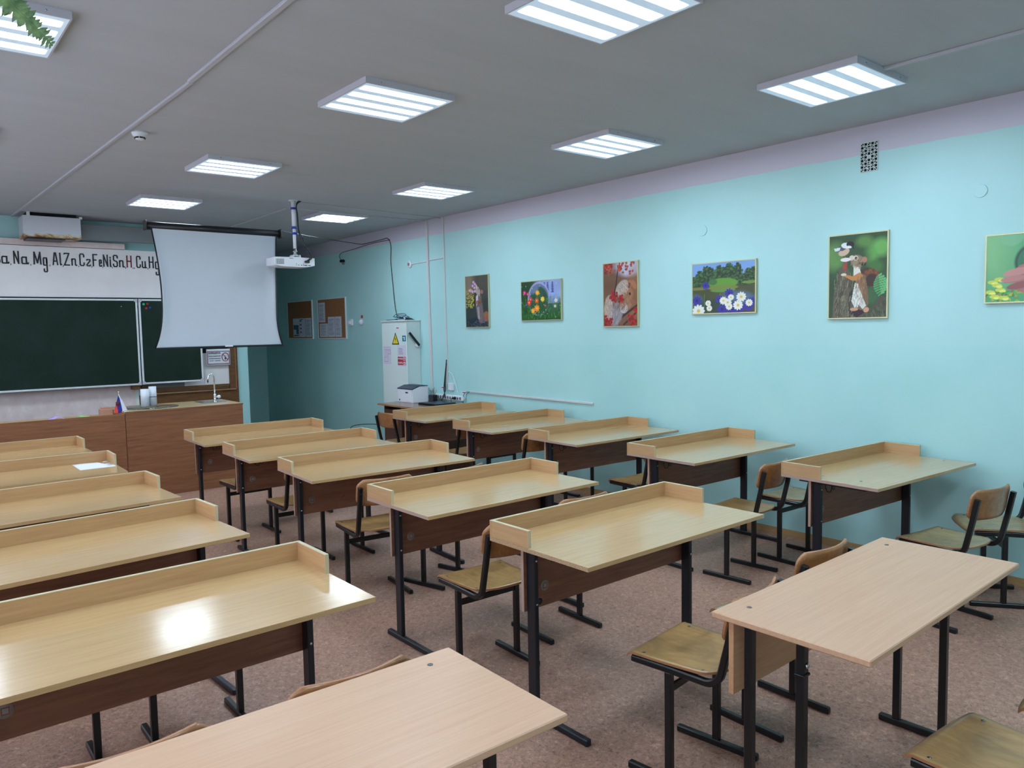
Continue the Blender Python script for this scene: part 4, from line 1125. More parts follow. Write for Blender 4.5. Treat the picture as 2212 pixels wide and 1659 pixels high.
# ================================================================== metal cabinet
cbn = thing('electrical_cabinet', (0, 0, 0))
X0, Y0, Y1 = 5.215, 8.43, 9.05
k = MB(); k.box(X0+.012, XW-.001, Y0+.01, Y1-.01, .02, 1.79, 'white_paint', bev=.003); k.make('body', cbn)
k = MB(); k.box(X0-.012, XW-.001, Y0-.012, Y1+.012, 1.79, 1.806, 'white_paint', bev=.003); k.make('top_plate', cbn)
k = MB(); k.box(X0-.002, X0+.012, Y0, Y1, .04, 1.765, 'white_paint', bev=.004); dr = k.make('door', cbn)
k = MB(); tri = [(Y1-.24+.09, 1.485), (Y1-.24-.27+.18, 1.485), (8.81-.09, 1.652)]
yc, z0_, z1_, hw = 8.70, 1.488, 1.650, .092
k.poly([(X0-.0035, yc+hw, z0_), (X0-.0035, yc-hw, z0_), (X0-.0035, yc, z1_)], 'ink')
k.poly([(X0-.0045, yc+hw-.024, z0_+.013), (X0-.0045, yc-hw+.024, z0_+.013), (X0-.0045, yc, z1_-.027)], 'yellow')
k.poly([(X0-.0055, yc+.012, 1.600), (X0-.0055, yc+.016, 1.555), (X0-.0055, yc-.002, 1.560), (X0-.0055, yc-.004, 1.512), (X0-.0055, yc-.014, 1.568), (X0-.0055, yc+.004, 1.566)], 'ink')
k.make('hazard_sticker', dr, fix=False)
P = Paint(60, 70, .2, .24); P.fill((214, 206, 226))
for seg in (((.12, .2), (.95, .2)), ((.95, .2), (.95, .42)), ((.95, .42), (.6, .42)), ((.6, .42), (.6, .85)), ((.6, .85), (.12, .85)), ((.12, .85), (.12, .62)), ((.12, .62), (.3, .62)), ((.3, .62), (.3, .2)), ((.48, .2), (.48, .6)), ((.3, .6), (.48, .6)), ((.65, .2), (.65, .42)), ((.78, .22), (.86, .36))):
    P.line(*seg[0], *seg[1], .008, (90, 90, 110))
P.line(.05, .06, .95, .06, .01, (180, 190, 200))
P.mesh('floor_plan_sheet', dr, X0-.0035, 9.02, 8.82, 1.225, 1.465)
P = Paint(60, 100, .2, .27); P.fill((214, 210, 226)); sheet_lines(P, .15, .75, .12, .45, (110, 110, 130), 5, 3)
P.poly([(.02, .55), (.98, .55), (.98, .94), (.02, .94)], (188, 50, 60)); P.poly([(.68, .58), (.93, .58), (.93, .72), (.68, .72)], (220, 214, 226)); P.poly([(.68, .78), (.93, .78), (.93, .92), (.68, .92)], (220, 214, 226))
P.poly([(.74, .62), (.86, .62), (.86, .69), (.74, .69)], (190, 50, 60)); P.poly([(.74, .82), (.84, .82), (.84, .9), (.74, .9)], (190, 50, 60))
P.mesh('fire_poster', dr, X0-.0035, 8.66, 8.455, 1.205, 1.48)
text_mesh('ПРИ ПОЖАРЕ', 'writing', (8.652, 8.525, 1.292, 1.314), 'paper', dr, ('x', X0-.0040), .0006, .02)
text_mesh('ЗВОНИТЬ', 'writing', (8.645, 8.535, 1.238, 1.264), 'paper', dr, ('x', X0-.0040), .0006, .02)
k = MB(); k.box(X0-.0035, X0-.0022, 8.60, 8.68, 1.69, 1.717, 'paper').box(X0-.0040, X0-.0035, 8.61, 8.67, 1.697, 1.711, 'label_red'); k.make('small_label', dr)
k = MB(); k.box(X0-.0035, X0-.0022, 8.445, 8.53, 1.53, 1.605, 'teal_sticker').box(X0-.0040, X0-.0035, 8.47, 8.49, 1.545, 1.59, 'paper').box(X0-.0040, X0-.0035, 8.49, 8.515, 1.575, 1.585, 'paper'); k.make('teal_sticker', dr)
k = MB(); k.lathe([(.028, -.035), (.032, 0)], 'white_plastic', axis='y', o=(5.375, Y0+.01, 1.475), k=20); hd = k.make('handle_base', cbn)
k = MB(); k.rect([(5.385, Y0-.03, 1.475), (5.33, Y0-.035, 1.535), (5.235, Y0-.04, 1.64)], .03, .02, 'black_plastic', up=(0, 1, 0)); k.make('lever', hd)
tag(cbn, 'white electrical cabinet with warning triangle against the right wall', 'cabinet')
# blue cable coil and black gadget on top
k = MB(); r_ = random.Random(5)
for q in range(5):
    cy, cz = 8.72+r_.uniform(-.08, .08), 1.812
    pts = []
    for i in range(25):
        a = 2*PI*i/24; rr = .055+.012*q
        pts.append((5.31+.055*math.sin(a)+r_.uniform(-.004, .004), cy+rr*1.2*math.cos(a), cz+.010+.011*q*(.5+.5*math.sin(a+q))+.006*q))
    k.tube(pts, .004, 'cable_blue', k=6)
k.tube(smooth([(5.30, 8.78, 1.815), (5.25, 8.95, 1.812), (5.27, 9.02, 1.812)]), .004, 'cable_black', k=6)
tag(k.make('cable_coil'), 'coil of dark blue cable on top of the electrical cabinet', 'cable')
gd = thing('webcam', (5.30, 8.50, 1.806))
k = MB(); k.solid_grid(lambda i, j: (.045*math.cos(PI*j/8)*1.0, -.075+.15*i/12, .001+.030*math.sin(PI*i/12)*math.sin(PI*j/8)+.001), lambda i, j: (.045*math.cos(PI*j/8), -.075+.15*i/12, 0), 12, 8, 'black_plastic'); b_ = k.make('body', gd)
k = MB(); k.lathe([(.017, -.012), (.017, .0)], 'white_plastic', axis='x', o=(-.035, .045, .018), k=18).lathe([(.009, -.014), (.009, -.012)], 'black_plastic', axis='x', o=(-.035, .045, .018), k=14); k.make('lens', b_)
tag(gd, 'black rounded gadget with a white ring on top of the cabinet', 'camera')

# ================================================================== dark printer table with its things
tb = thing('printer_table', (4.745, 7.30, 0)); tw, td, th = .66, 1.10, .77
k = MB(); k.box(0, tw, 0, td, th-.02, th, 'dark_desk_top', bev=.002).box(-.001, 0, .001, td-.001, th-.019, th-.001, 'ply_edge'); k.make('tabletop', tb)
k = MB(); k.box(.07, tw-.03, td-.06, td-.042, 0, th-.02, 'dark_desk_wood'); k.make('side_panel', tb)
k = MB(); k.box(.07, tw-.03, .04, .058, 0, th-.02, 'dark_desk_wood'); k.make('side_panel', tb)
k = MB(); k.box(tw-.05, tw-.034, .058, td-.06, .25, th-.02, 'dark_desk_wood'); k.make('back_panel', tb)
k = MB(); k.box(.07, tw-.052, td-.45, td-.436, 0, th-.02, 'dark_desk_wood').box(.072, .088, td-.436, td-.06, .08, .70, 'dark_desk_wood'); k.make('pedestal', tb)
tag(tb, 'dark brown table carrying the printer against the right wall', 'table')
pr = thing('printer', (5.14, 8.20, .7705), -1)
hw, hd_, hh = .115, .18, .205
k = MB(); b2 = bmesh.new()
pts = [(-hw, 0), (hw, 0), (hw, .205), (-.02, .205), (-hw, .172)]
for sgn in (-1, 1): pass
A = [b2.verts.new((x, -hd_, z)) for x, z in pts]; B_ = [b2.verts.new((x, hd_, z)) for x, z in pts]
b2.faces.new(A); b2.faces.new(B_)
for i in range(5): b2.faces.new((A[i], A[(i+1) % 5], B_[(i+1) % 5], B_[i]))
bmesh.ops.recalc_face_normals(b2, faces=b2.faces[:]); bmesh.ops.bevel(b2, geom=b2.edges[:], offset=.008, segments=2, affect='EDGES')
k.add(b2, 'white_plastic'); bd = k.make('body', pr)
k = MB(); k.poly([(-hw-.002, -hd_-.002, .176), (-hw-.002, hd_+.002, .176), (-.02, hd_+.002, .210), (hw, hd_+.002, .210), (hw, -hd_-.002, .210), (-.02, -hd_-.002, .210)], 'navy_plastic')
k.box(-.02, hw, -hd_-.001, hd_+.001, .204, .212, 'navy_plastic', bev=.002)
k.poly([(-hw-.003, -hd_-.003, .176), (-.02, -hd_-.003, .210), (-.02, -hd_-.003, .2), (-hw-.003, -hd_-.003, .166)], 'navy_plastic')
k.poly([(-hw-.003, -hd_-.003, .176), (-hw-.003, hd_+.003, .176), (-hw-.003, hd_+.003, .166), (-hw-.003, -hd_-.003, .166)], 'navy_plastic'); k.make('lid', pr, fix=False)
k = MB(); k.box(-.015, .09, -.11, .11, .2125, .2145, 'black_plastic'); k.make('output_tray', pr)
k = MB(); k.box(-hw-.002, -hw+.001, -.075, -.015, .118, .135, 'black_plastic', bev=.002); k.make('front_button', bd)
k = MB(); k.box(-hw-.0015, -hw+.001, .12, .14, .02, .04, 'navy_plastic'); k.make('badge', bd)
tag(pr, 'white laser printer with dark blue lid on the dark table', 'printer')
pc = thing('pencil_cup', (5.27, 7.94, .7705))
k = MB(); k.box(-.035, .035, -.05, .05, 0, .095, 'black_plastic', bev=.004); k.make('cup', pc)
for i, (dx, dy, ex, ey, m_) in enumerate(((0, .02, .0, .05, 'black_plastic'), (0, -.02, .01, -.07, 'skirting'), (.01, 0, .01, .01, 'black_plastic'), (-.01, .03, -.01, .07, 'screw_metal'), (.0, -.03, .0, -.04, 'skirting'))):
    k = MB(); k.tube([(dx, dy, .06), (ex, ey, .15+.01*i)], .004, m_, k=6); k.make('pencil', pc)
tag(pc, 'black pencil cup with pens between printer and power strip', 'pencil cup')
lp = thing('laptop', (5.15, 7.66, .7705))
k = MB(); k.box(-.16, .14, -.19, .19, 0, .014, 'black_plastic', bev=.004).box(-.158, .138, -.188, .188, .016, .026, 'black_plastic', bev=.004); k.make('body', lp)
k = MB(); k.box(-.12, .10, -.16, .16, .0262, .0268, 'navy_plastic'); k.make('lid_panel', lp)
tag(lp, 'closed black laptop on the dark table in front of the power strip', 'laptop')

# power strip on wall
pw = thing('power_strip', (XW, 7.81, .835))
k = MB(); k.box(-.045, 0, -.33, .33, -.03, .03, 'white_plastic', bev=.01, seg=2); b_ = k.make('body', pw)
for i in range(12):
    y = .285-.052*i
    k = MB(); k.lathe([(.019, -.0465), (.019, -.045)], 'grey_board', axis='x', o=(0, y, 0), k=16)
    k.lathe([(.003, -.048), (.003, -.0465)], 'black_plastic', axis='x', o=(0, y+.008, .004), k=6).lathe([(.003, -.048), (.003, -.0465)], 'black_plastic', axis='x', o=(0, y-.008, -.004), k=6); k.make('socket', b_)
tag(pw, 'long white power strip with a row of sockets on the right wall', 'power strip')
for y, lb in ((8.03, 'black plug at the left end of the power strip'), (7.62, 'black plug in the right half of the power strip')):
    k = MB(); k.lathe([(.020, -.047), (.020, -.06), (.010, -.085), (.006, -.10)], 'black_plastic', axis='x', o=(XW, y, .835), k=14)
    k.tube(smooth([(XW-.10, y, .835), (XW-.12, y-.01, .80), (XW-.10, y-.03, .775), (XW-.08, y-.05, .772)]), .004, 'black_plastic', k=6)
    tag(k.make('power_plug'), lb, 'plug', 'black plugs')
k = MB()
for i, (dy, r0) in enumerate(((0, .006), (.015, .005), (-.012, .004))):
    k.tube(smooth([(XW-.018, 7.83+dy*.2, 1.30-.02*i), (XW-.025, 7.845+dy*.5, 1.15), (XW-.03, 7.86+dy, 1.0), (XW-.04, 7.85+dy*1.5, .92), (XW-.06, 7.84-dy, .86), (XW-.09, 7.85+dy, .80), (XW-.11, 7.84, .765)]), r0, 'cable_black', k=8)
tag(k.make('cable'), 'black cable bundle dropping from the narrow wall duct to the table', 'cable', 'loose black cables')
k = MB(); k.box(XW-.035, XW-.001, 7.70, 7.79, .92, 1.01, 'white_plastic', bev=.005)
k.tube(smooth([(XW-.02, 7.80, 1.15), (XW-.02, 7.72, 1.13), (XW-.02, 7.66, 1.03), (XW-.02, 7.61, .93), (XW-.02, 7.59, .88)]), .004, 'white_plastic', k=6)
tag(k.make('wall_socket'), 'white wall socket with white lead above the power strip', 'socket')
for y, z, lb in ((7.95, .945, 'small red-lettered label left of the wall socket'), (7.50, .905, 'small red-lettered label right of the wall socket')):
    k = MB(); k.box(XW-.002, XW-.0005, y-.035, y+.035, z-.015, z+.015, 'paper').box(XW-.0026, XW-.002, y-.028, y+.028, z-.007, z+.007, 'label_red')
    tag(k.make('socket_label'), lb, 'label', 'small voltage labels')
k = MB(); k.tube(smooth([(5.41, 9.2, .33), (5.30, 9.5, .36), (5.1, 9.75, .33), (5.08, 9.8, .2), (5.1, 9.78, .01)]), .005, 'cable_black', k=8)
tag(k.make('cable'), 'black cable loop near the floor at the far right wall', 'cable', 'loose black cables')

# ================================================================== pictures
def picture(y0, y1, z0, z1, P, label):
    r = thing('framed_picture', (0, 0, 0)); X = XW-.004; w_ = .008; f_ = .018
    MB().box(X-f_+.003, X, y1+w_, y0-w_, z0+w_, z1-w_, 'black_plastic').make('backing', r)
    k = MB(); k.box(X-f_, X, y0-w_, y0, z0, z1, 'gold_frame').box(X-f_, X, y1, y1+w_, z0, z1, 'gold_frame').box(X-f_, X, y1+w_, y0-w_, z1-w_, z1, 'gold_frame').box(X-f_, X, y1+w_, y0-w_, z0, z0+w_, 'gold_frame'); k.make('frame', r)
    P.mesh('print', r, X-f_+.0022, y0-w_, y1+w_, z0+w_, z1-w_)
    tag(r, label, 'picture', 'framed nature prints')

def fur(P, u, v, a, b, c, rot=0, n=60, L=.03, spread=25, shade=.35):
    r_ = P.r
    for _ in range(n):
        th = r_.rand()*2*PI; rr = math.sqrt(r_.rand())
        cu, cv = a*rr*math.cos(th), b*rr*math.sin(th); R0 = math.radians(rot)
        x = u+cu*math.cos(R0)-cv*math.sin(R0)/P.asp; y = v+(cu*P.asp)*math.sin(R0)+cv*math.cos(R0)
        k_ = 1+shade*(r_.rand()-.5)*2; cc = tuple(int(min(255, q*k_)) for q in c)
        an = math.radians(rot+90+r_.uniform(-spread, spread))
        P.line(x, y, x+L*math.cos(an)/P.asp, y+L*math.sin(an), .004, cc, .5)

# 1: squirrel smelling a flower
P = Paint(90, 122, .45, .61, 1); P.fill((56, 66, 64))
P.ell(.05, .12, .35, .3, (150, 130, 110), soft=.9, k=.7); P.ell(.8, .12, .3, .25, (96, 86, 72), soft=.9, k=.6); P.ell(.5, .95, .6, .12, (34, 44, 56), soft=.6)
P.noise(.25, 5)
for _ in range(70):
    u, v = P.r.uniform(.02, .36), P.r.uniform(.25, .62); P.ell(u, v, .022, .014, (P.r.randint(160, 215), P.r.randint(150, 190), 70), P.r.uniform(0, 180))
for u, v in ((.36, .12), (.42, .16), (.32, .19), (.40, .23), (.30, .3), (.42, .3), (.2, .28)): P.ell(u, v, .05, .03, (196, 150, 190)); P.ell(u, v, .02, .012, (226, 196, 220))
P.ell(.9, .80, .13, .10, (150, 96, 74)); fur(P, .9, .8, .12, .09, (160, 104, 80))
P.poly([(.45, .4), (.62, .3), (.72, .45), (.78, .7), (.84, .92), (.62, .94), (.50, .8), (.44, .6)], (112, 100, 100)); P.poly([(.46, .42), (.56, .32), (.56, .5), (.48, .6)], (206, 200, 206)); P.poly([(.5, .62), (.6, .6), (.62, .86), (.54, .84)], (160, 156, 164))
P.ell(.55, .30, .09, .10, (176, 158, 150), -30); P.ell(.49, .21, .035, .045, (206, 190, 186), -20); P.ell(.72, .32, .065, .04, (150, 108, 92), 20); P.ell(.60, .26, .018, .014, (20, 20, 26)); P.poly([(.44, .5), (.62, .46), (.64, .52), (.46, .56)], (168, 112, 82)); P.ell(.67, .5, .06, .1, (90, 60, 52), 70, k=.7)
fur(P, .62, .65, .12, .25, (124, 108, 104), 0, 160); fur(P, .57, .3, .08, .09, (160, 140, 134), 0, 60)
for _ in range(60): P.ell(P.r.rand(), P.r.uniform(.88, 1), .03, .012, (P.r.randint(40, 120), P.r.randint(50, 120), P.r.randint(70, 130)), P.r.uniform(0, 90), k=.7)
picture(7.400, 6.950, 1.690, 2.300, P, 'print of a squirrel smelling pink flowers, nearest the metal cabinet')
# 2: bubble over flowers
P = Paint(140, 92, .64, .42, 2); P.fill((40, 74, 46)); P.ell(.82, .15, .4, .5, (150, 170, 220), soft=.8); P.ell(.1, .2, .25, .35, (34, 70, 40), soft=.6)
for u in (.6, .68, .8):
    for i in range(7): P.ell(u, .06+.04*i, .02+.003*i, .02, (80, 90, 150))
P.ell(.45, .46, .28, .44, (176, 170, 220), soft=.05, k=.9); P.ell(.45, .47, .255, .40, (96, 120, 150), soft=.08, k=.95); P.ell(.45, .50, .235, .36, (44, 84, 66), soft=.12); P.ell(.36, .22, .10, .07, (120, 140, 170), -30, soft=.8, k=.8)
P.poly([(0, .62), (1, .58), (1, 1), (0, 1)], (40, 88, 44), .85)
P.noise(.3, 9)
for _ in range(260):
    u, v = P.r.rand(), P.r.uniform(.42, 1); g = P.r.randint(50, 190); P.line(u, v, u+P.r.uniform(-.03, .03), v-P.r.uniform(.03, .1), .008, (int(g*.5), g, int(g*.35)), .8)
for u, v, r0, c in ((.08, .28, .07, (210, 40, 130)), (.17, .32, .06, (200, 40, 120)), (.24, .46, .07, (210, 60, 100)), (.42, .30, .08, (250, 170, 40)), (.55, .47, .08, (240, 200, 50)), (.40, .50, .08, (230, 90, 30)), (.20, .54, .09, (226, 60, 50)), (.40, .70, .11, (245, 150, 50)), (.30, .76, .08, (245, 170, 60)), (.62, .64, .05, (150, 60, 60)), (.88, .52, .06, (230, 230, 220)), (.86, .66, .05, (220, 220, 200)), (.12, .60, .05, (60, 50, 150))): P.flower(u, v, r0, c, (250, 190, 90))
for _ in range(26): P.ell(P.r.rand(), P.r.rand(), .008, .014, (200, 226, 220), k=.8)
picture(6.375, 5.738, 1.750, 2.176, P, 'print of garden flowers under a soap bubble, small landscape format')
# 3: squirrel in red berries
P = Paint(92, 126, .44, .61, 3); P.fill((120, 84, 64)); P.ell(.75, .08, .45, .14, (196, 190, 210), soft=.5); P.ell(.3, .4, .3, .3, (112, 78, 56), soft=.8); P.ell(.9, .5, .2, .4, (150, 100, 60), soft=.8, k=.6); P.noise(.3, 6)
P.line(.45, .05, .36, .4, .012, (30, 24, 30)); P.line(.36, .4, .12, .95, .016, (30, 24, 30)); P.line(.3, .95, 1, .68, .022, (54, 44, 48)); P.line(.6, .98, .95, .8, .016, (54, 44, 48))
P.ell(.16, .70, .15, .2, (178, 158, 146), 10); P.ell(.34, .80, .22, .20, (140, 134, 138), 30); P.ell(.55, .40, .22, .10, (176, 160, 150), -40); P.ell(.64, .62, .20, .16, (150, 110, 82), 20); P.ell(.74, .50, .14, .10, (160, 108, 74), 30); P.ell(.76, .36, .07, .08, (170, 112, 76), 20); P.ell(.90, .36, .06, .08, (170, 112, 76), -30); P.ell(.76, .37, .04, .05, (120, 70, 54), 20); P.ell(.78, .50, .03, .022, (24, 18, 22)); P.ell(.60, .72, .12, .08, (196, 188, 190), 10); P.ell(.86, .62, .07, .04, (150, 92, 76))
fur(P, .34, .80, .2, .18, (150, 142, 146), 10, 300, .05); fur(P, .15, .70, .13, .2, (188, 166, 146), 0, 200, .05); fur(P, .66, .60, .18, .15, (150, 108, 78), 20, 300, .04); fur(P, .55, .4, .2, .09, (186, 168, 154), -40, 200, .05); fur(P, .45, .62, .2, .12, (120, 92, 76), 20, 200, .04)
def berries(u, v, r0, n):
    for _ in range(n):
        a, q = P.r.rand()*2*PI, P.r.rand(); c = (P.r.randint(120, 200), P.r.randint(14, 40), P.r.randint(20, 44))
        P.ell(u+r0*q*math.cos(a), v+r0*.7*q*math.sin(a), .03, .022, c)
berries(.30, .53, .13, 34); berries(.52, .57, .09, 14); berries(.12, .93, .16, 34); berries(.85, .9, .16, 34); berries(.14, .07, .15, 26); berries(.48, .07, .07, 10); berries(.95, .75, .08, 12)
for _ in range(44): P.ell(P.r.uniform(0, 1), P.r.choice([P.r.uniform(0, .2), P.r.uniform(0, .12)]), .035, .018, (P.r.randint(130, 190), P.r.randint(60, 100), P.r.randint(40, 66)), P.r.uniform(0, 180))
picture(5.150, 4.708, 1.670, 2.280, P, 'print of a grey and ginger squirrel among red berries')
# 4: pond with daisies
P = Paint(150, 104, .62, .43, 4); P.fill((120, 160, 214)); P.poly([(0, .25), (1, .25), (1, .5), (0, .5)], (40, 66, 44))
for u, h in ((.04, .26), (.12, .14), (.22, .06), (.30, .08), (.38, .16), (.44, .06), (.52, .10), (.60, .03), (.66, .10), (.74, .04), (.90, .16), (.98, .14)):
    P.poly([(u-.06, .48), (u-.045, h+.06), (u, h), (u+.045, h+.06), (u+.06, .48)], (30, 52, 34))
    for _ in range(90):
        v = P.r.uniform(h, .46); wd = .07*min(1, (v-h+.05)/.14); g = P.r.randint(46, 120)
        P.ell(u+P.r.uniform(-wd, wd), v, .016, .018, (int(g*.62), g, int(g*.55)), k=.8)
P.poly([(0, .46), (1, .46), (1, 1), (0, 1)], (70, 76, 44)); P.noise(.4, 10, .46, 1)
P.ell(.50, .41, .24, .10, (96, 150, 50)); P.ell(.50, .50, .24, .05, (120, 130, 60)); P.ell(.50, .55, .20, .04, (104, 140, 64)); P.ell(.10, .50, .16, .03, (120, 120, 60)); P.ell(.92, .42, .12, .03, (110, 140, 60)); P.ell(.34, .38, .07, .06, (70, 110, 60))
P.ell(.7, .66, .2, .08, (90, 120, 160), soft=.8, k=.6); P.ell(.85, .75, .2, .1, (80, 120, 170), soft=.8, k=.5); P.ell(.05, .8, .12, .16, (90, 130, 180), soft=.8, k=.6); P.ell(.3, .85, .3, .12, (34, 62, 56), soft=.8, k=.7)
for u, v in ((.20, .62), (.46, .60), (.62, .78), (.08, .8)): P.line(u, v, u-.01, 1, .006, (110, 130, 70))
for u, v, r0 in ((.22, .44, .09), (.60, .61, .10), (.07, .74, .11), (.44, .73, .09), (.49, .93, .12), (.66, .92, .15), (.75, .95, .13), (.90, .88, .12), (.96, .80, .10)): P.flower(u, v, r0, (56, 50, 150), (40, 30, 110), 9)
for u, v, r0 in ((.10, .95, .15), (.26, .80, .07), (.28, .9, .07), (.51, .76, .09), (.58, .80, .09), (.63, .70, .07), (.79, .70, .11), (.74, .86, .11), (.60, .88, .08), (.91, .82, .08)): P.flower(u, v, r0, (230, 232, 224), (220, 190, 70), 11)
picture(4.102, 3.478, 1.764, 2.196, P, 'print of a pond with trees, daisies and blue cornflowers')
# 5: bird and squirrel on a stump
P = Paint(120, 168, .43, .61, 5); P.fill((44, 76, 44))
for u, v, a, b, c in ((.1, .25, .2, .16, (92, 136, 70)), (.62, .10, .14, .07, (84, 130, 62)), (.9, .18, .16, .10, (104, 168, 84)), (.72, .27, .12, .10, (90, 150, 70)), (.8, .40, .12, .08, (60, 110, 50)), (.5, .3, .2, .14, (50, 80, 46)), (.3, .5, .2, .1, (56, 84, 56)), (.75, .75, .12, .1, (56, 100, 60))): P.ell(u, v, a, b, c, soft=.8)
P.noise(.25, 6)
P.ell(.72, .52, .20, .10, (70, 46, 36), 30); fur(P, .76, .52, .16, .10, (150, 84, 40), 20, 200); P.ell(.74, .56, .1, .08, (60, 40, 34), 30)
P.poly([(.19, .38), (.34, .40), (.42, .56), (.40, .75), (.44, .92), (.5, 1), (.06, 1), (.08, .72)], (92, 84, 66)); P.poly([(.36, .5), (.41, .56), (.42, .86), (.5, .98), (.36, .95), (.34, .7)], (52, 46, 40)); P.poly([(.5, 1), (.62, .93), (.78, .86), (.9, .74), (1, .78), (1, 1)], (74, 72, 56)); P.poly([(.42, .88), (.56, .86), (.64, .94), (.5, 1), (.4, .96)], (44, 24, 34))
for _ in range(340):
    u = P.r.uniform(.07, .48); v = P.r.uniform(.42, 1)
    if u > .10+.0 and u < .44: g = P.r.randint(30, 160); P.line(u, v, u-.012, v+.06, .004, (g, int(g*.98), int(g*.78)), .6)
for _ in range(160):
    u = P.r.uniform(.55, 1); v = P.r.uniform(.80, 1)
    if v > 1.28-.5*u: g = P.r.randint(30, 140); P.line(u, v, u+.02, v+.05, .004, (int(g*.8), g, int(g*.7)), .6)
P.poly([(.45, .60), (.55, .46), (.64, .50), (.68, .66), (.70, .84), (.64, .92), (.50, .9), (.42, .82)], (120, 92, 66))
P.poly([(.43, .36), (.52, .36), (.56, .46), (.50, .55), (.44, .55)], (222, 216, 206)); P.poly([(.46, .58), (.52, .60), (.60, .76), (.66, .86), (.60, .90), (.52, .84), (.46, .88), (.40, .80)], (206, 208, 200))
P.ell(.50, .32, .13, .07, (130, 116, 92), 25); P.ell(.40, .28, .045, .032, (214, 196, 184), 30); P.ell(.47, .285, .042, .028, (226, 220, 206)); P.ell(.475, .285, .028, .019, (24, 16, 16)); P.ell(.62, .31, .045, .035, (170, 120, 90), -40); P.ell(.58, .36, .07, .02, (40, 34, 30), 10)
P.poly([(.26, .47), (.42, .50), (.54, .46), (.60, .50), (.52, .56), (.40, .55), (.28, .50)], (190, 126, 66)); P.ell(.26, .475, .05, .016, (226, 206, 190)); P.ell(.45, .90, .07, .02, (200, 150, 120)); P.ell(.66, .91, .05, .03, (206, 150, 120), -30)
fur(P, .56, .66, .09, .18, (140, 104, 70), 0, 180); fur(P, .5, .76, .08, .1, (212, 212, 204), 0, 120); fur(P, .5, .33, .12, .06, (150, 128, 100), 10, 90)
P.poly([(.26, .35), (.31, .31), (.32, .38), (.30, .42), (.24, .41)], (166, 60, 52)); P.ell(.29, .295, .09, .024, (232, 222, 222)); P.line(.26, .27, .25, .23, .004, (50, 60, 70)); P.line(.31, .27, .29, .23, .004, (50, 60, 70))
P.ell(.26, .20, .10, .045, (206, 176, 150), -20); P.poly([(.10, .15), (.26, .11), (.34, .15), (.24, .185), (.12, .19)], (70, 84, 96)); P.ell(.30, .125, .09, .035, (222, 228, 232), 8); P.ell(.37, .115, .07, .036, (18, 20, 28), 12); P.ell(.35, .145, .045, .016, (226, 228, 232), 10); P.poly([(.42, .14), (.445, .18), (.40, .155)], (20, 20, 26)); P.poly([(.08, .15), (.2, .14), (.18, .18), (.1, .185)], (214, 220, 228))
for i in range(9):
    t0 = i/9; cx, cy = .86+.05*t0, .50+.24*t0; L = .02+.10*math.sin(PI*min(1, t0*.9+.1))
    P.poly([(cx, cy), (cx+L*1.1, cy-.02), (cx+L*1.2, cy+.005), (cx, cy+.022)], (96, 176, 110)); P.poly([(cx, cy), (cx-L*.9, cy+.025), (cx-L*.8, cy+.045), (cx, cy+.022)], (72, 150, 92))
picture(2.876, 2.442, 1.700, 2.308, P, 'print of a bird and a squirrel on a tree stump, tallest picture near the vent')
# 6: hand holding a glass ball
P = Paint(150, 104, .64, .43, 6); P.fill((84, 164, 116)); P.ell(.1, .2, .3, .5, (128, 186, 132), soft=.9); P.ell(.5, .3, .3, .4, (64, 150, 108), soft=.9, k=.7); P.ell(.22, .05, .1, .12, (130, 190, 150), soft=.2, k=.5); P.noise(.12, 6)
for _ in range(160): P.ell(P.r.uniform(0, 1), 1-.16*P.r.rand()**.8, .02, .016, (P.r.randint(50, 190), P.r.randint(110, 210), 70), P.r.uniform(0, 180), k=.8)
for u, v in ((.06, .70), (.1, .75), (.04, .85), (.12, .66), (.08, .92), (.16, .94), (.13, .82)): P.ell(u, v, .045, .03, (200, 214, 90)); P.ell(u+.02, v+.02, .03, .02, (230, 234, 120))
P.ell(.42, .42, .17, .27, (36, 66, 60)); P.ell(.42, .42, .15, .24, (60, 120, 90)); P.ell(.38, .34, .05, .08, (150, 200, 190), k=.6)
P.poly([(.20, .60), (.30, .46), (.50, .42), (.62, .55), (.9, .8), (1, .95), (.5, .98), (.34, .88), (.22, .80), (.30, .72), (.16, .72), (.18, .66)], (170, 116, 110)); P.ell(.27, .56, .12, .055, (196, 140, 134), -12); P.ell(.24, .66, .11, .045, (188, 130, 126), -8); P.ell(.30, .76, .12, .05, (150, 92, 92), -12)
picture(1.840, 1.200, 1.777, 2.205, P, 'print of a hand holding a glass ball, cut off by the right photo edge')

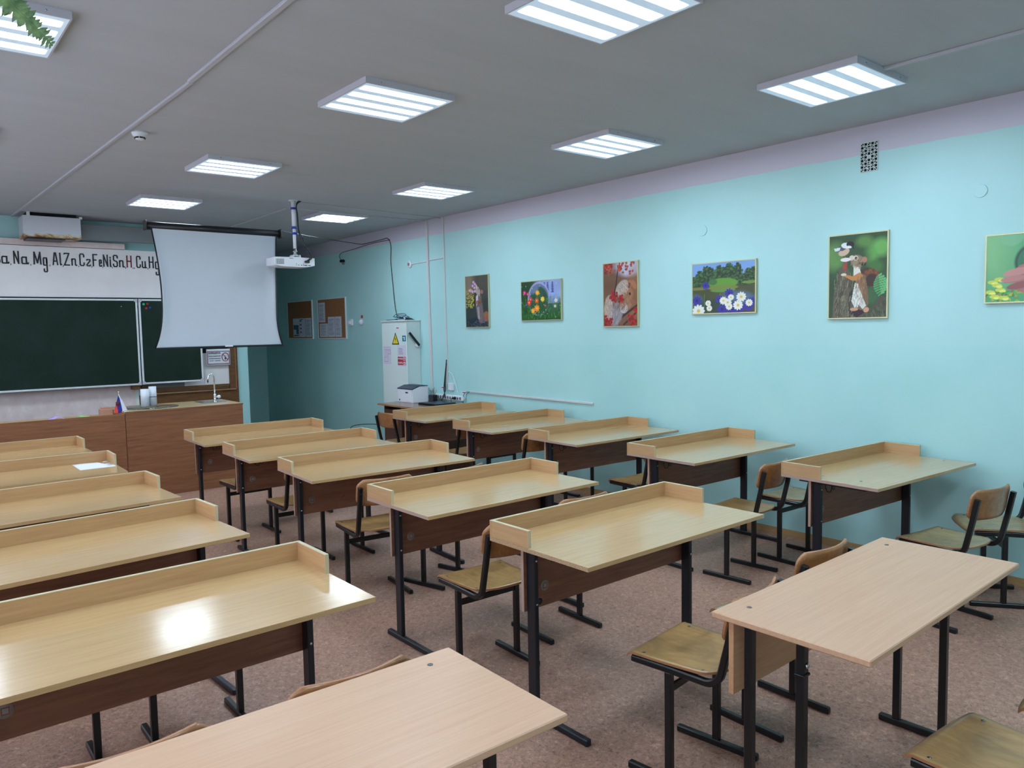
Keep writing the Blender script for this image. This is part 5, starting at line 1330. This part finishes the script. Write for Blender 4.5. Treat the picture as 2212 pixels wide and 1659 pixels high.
# ================================================================== fern in a hanging pot (one frond tip shows at the top left)
fn = thing('hanging_fern', (-.06, 1.42, 2.42))
k = MB(); k.lathe([(.05, -.10), (.075, 0.0), (.082, 0.0), (.078, -.01)], 'terracotta', k=20); k.make('pot', fn)
for i in range(3):
    a = 2*PI*i/3
    k = MB(); k.tube([(.078*math.cos(a), .078*math.sin(a), 0), (0, 0, .30)], .002, 'cable_black', k=6); k.make('cord', fn)
k = MB(); k.tube([(0, 0, .30), (0, 0, CZ-2.42)], .003, 'steel', k=6); k.make('hanger', fn)
def frond(path, wid, seed, name='frond'):
    pts = smooth(path, 12); k = MB(); r_ = random.Random(seed)
    k.tube(pts[::3]+[pts[-1]], .0016, 'leaf', k=6)
    n = len(pts)
    for i in range(2, n-1, 2):
        p = pts[i]; d = (pts[min(n-1, i+1)]-pts[i-1]).normalized()
        for sd in (-1, 1):
            side = d.cross(Vector((fwd.x, fwd.y, 0))).normalized()*sd
            L = wid*(1-(i/n)**3*.8)*r_.uniform(.85, 1.1)
            tip = p+side*L+d*L*.45+Vector((r_.uniform(-1, 1), r_.uniform(-1, 1), r_.uniform(-1, 1)))*L*.15
            w2 = d*L*.34; nrm = Vector((0, 0, 0))
            a, b_ = p-w2*.6, p+w2; m1, m2 = (a*.45+tip*.55)-w2*.3, (b_*.45+tip*.55)+w2*.5
            cen = (p+tip)/2+fwd*(-.003)
            vs = [k.bm.verts.new(q) for q in (a, m1, tip, m2, b_, cen)]
            for q in ((0, 1, 5), (1, 2, 5), (2, 3, 5), (3, 4, 5), (4, 0, 5)):
                fc = k.bm.faces.new([vs[z] for z in q]); fc.material_index = k.mi('leaf'); fc.smooth = True
    return k.make(name, fn, fix=False)
o0 = Vector((-.06, 1.42, 2.42))
T = lambda p: Vector(p)-o0
frond([T((-.06, 1.42, 2.44)), T((.02, 1.42, 2.46)), T((.10, 1.44, 2.38)), T((.165, 1.455, 2.25)), T((.192, 1.445, 2.20)), T((.218, 1.425, 2.165)), T((.2375, 1.408, 2.136))], .029, 1)
for i in range(7):
    a = math.radians(120+i*32); dx, dy = math.cos(a), math.sin(a)
    frond([(0, 0, .01), (.07*dx, .07*dy, .07), (.14*dx, .14*dy, .03), (.18*dx, .18*dy, -.10)], .022, i+3)
tag(fn, 'green fern whose frond tip hangs in front of the upper left lamp', 'plant')
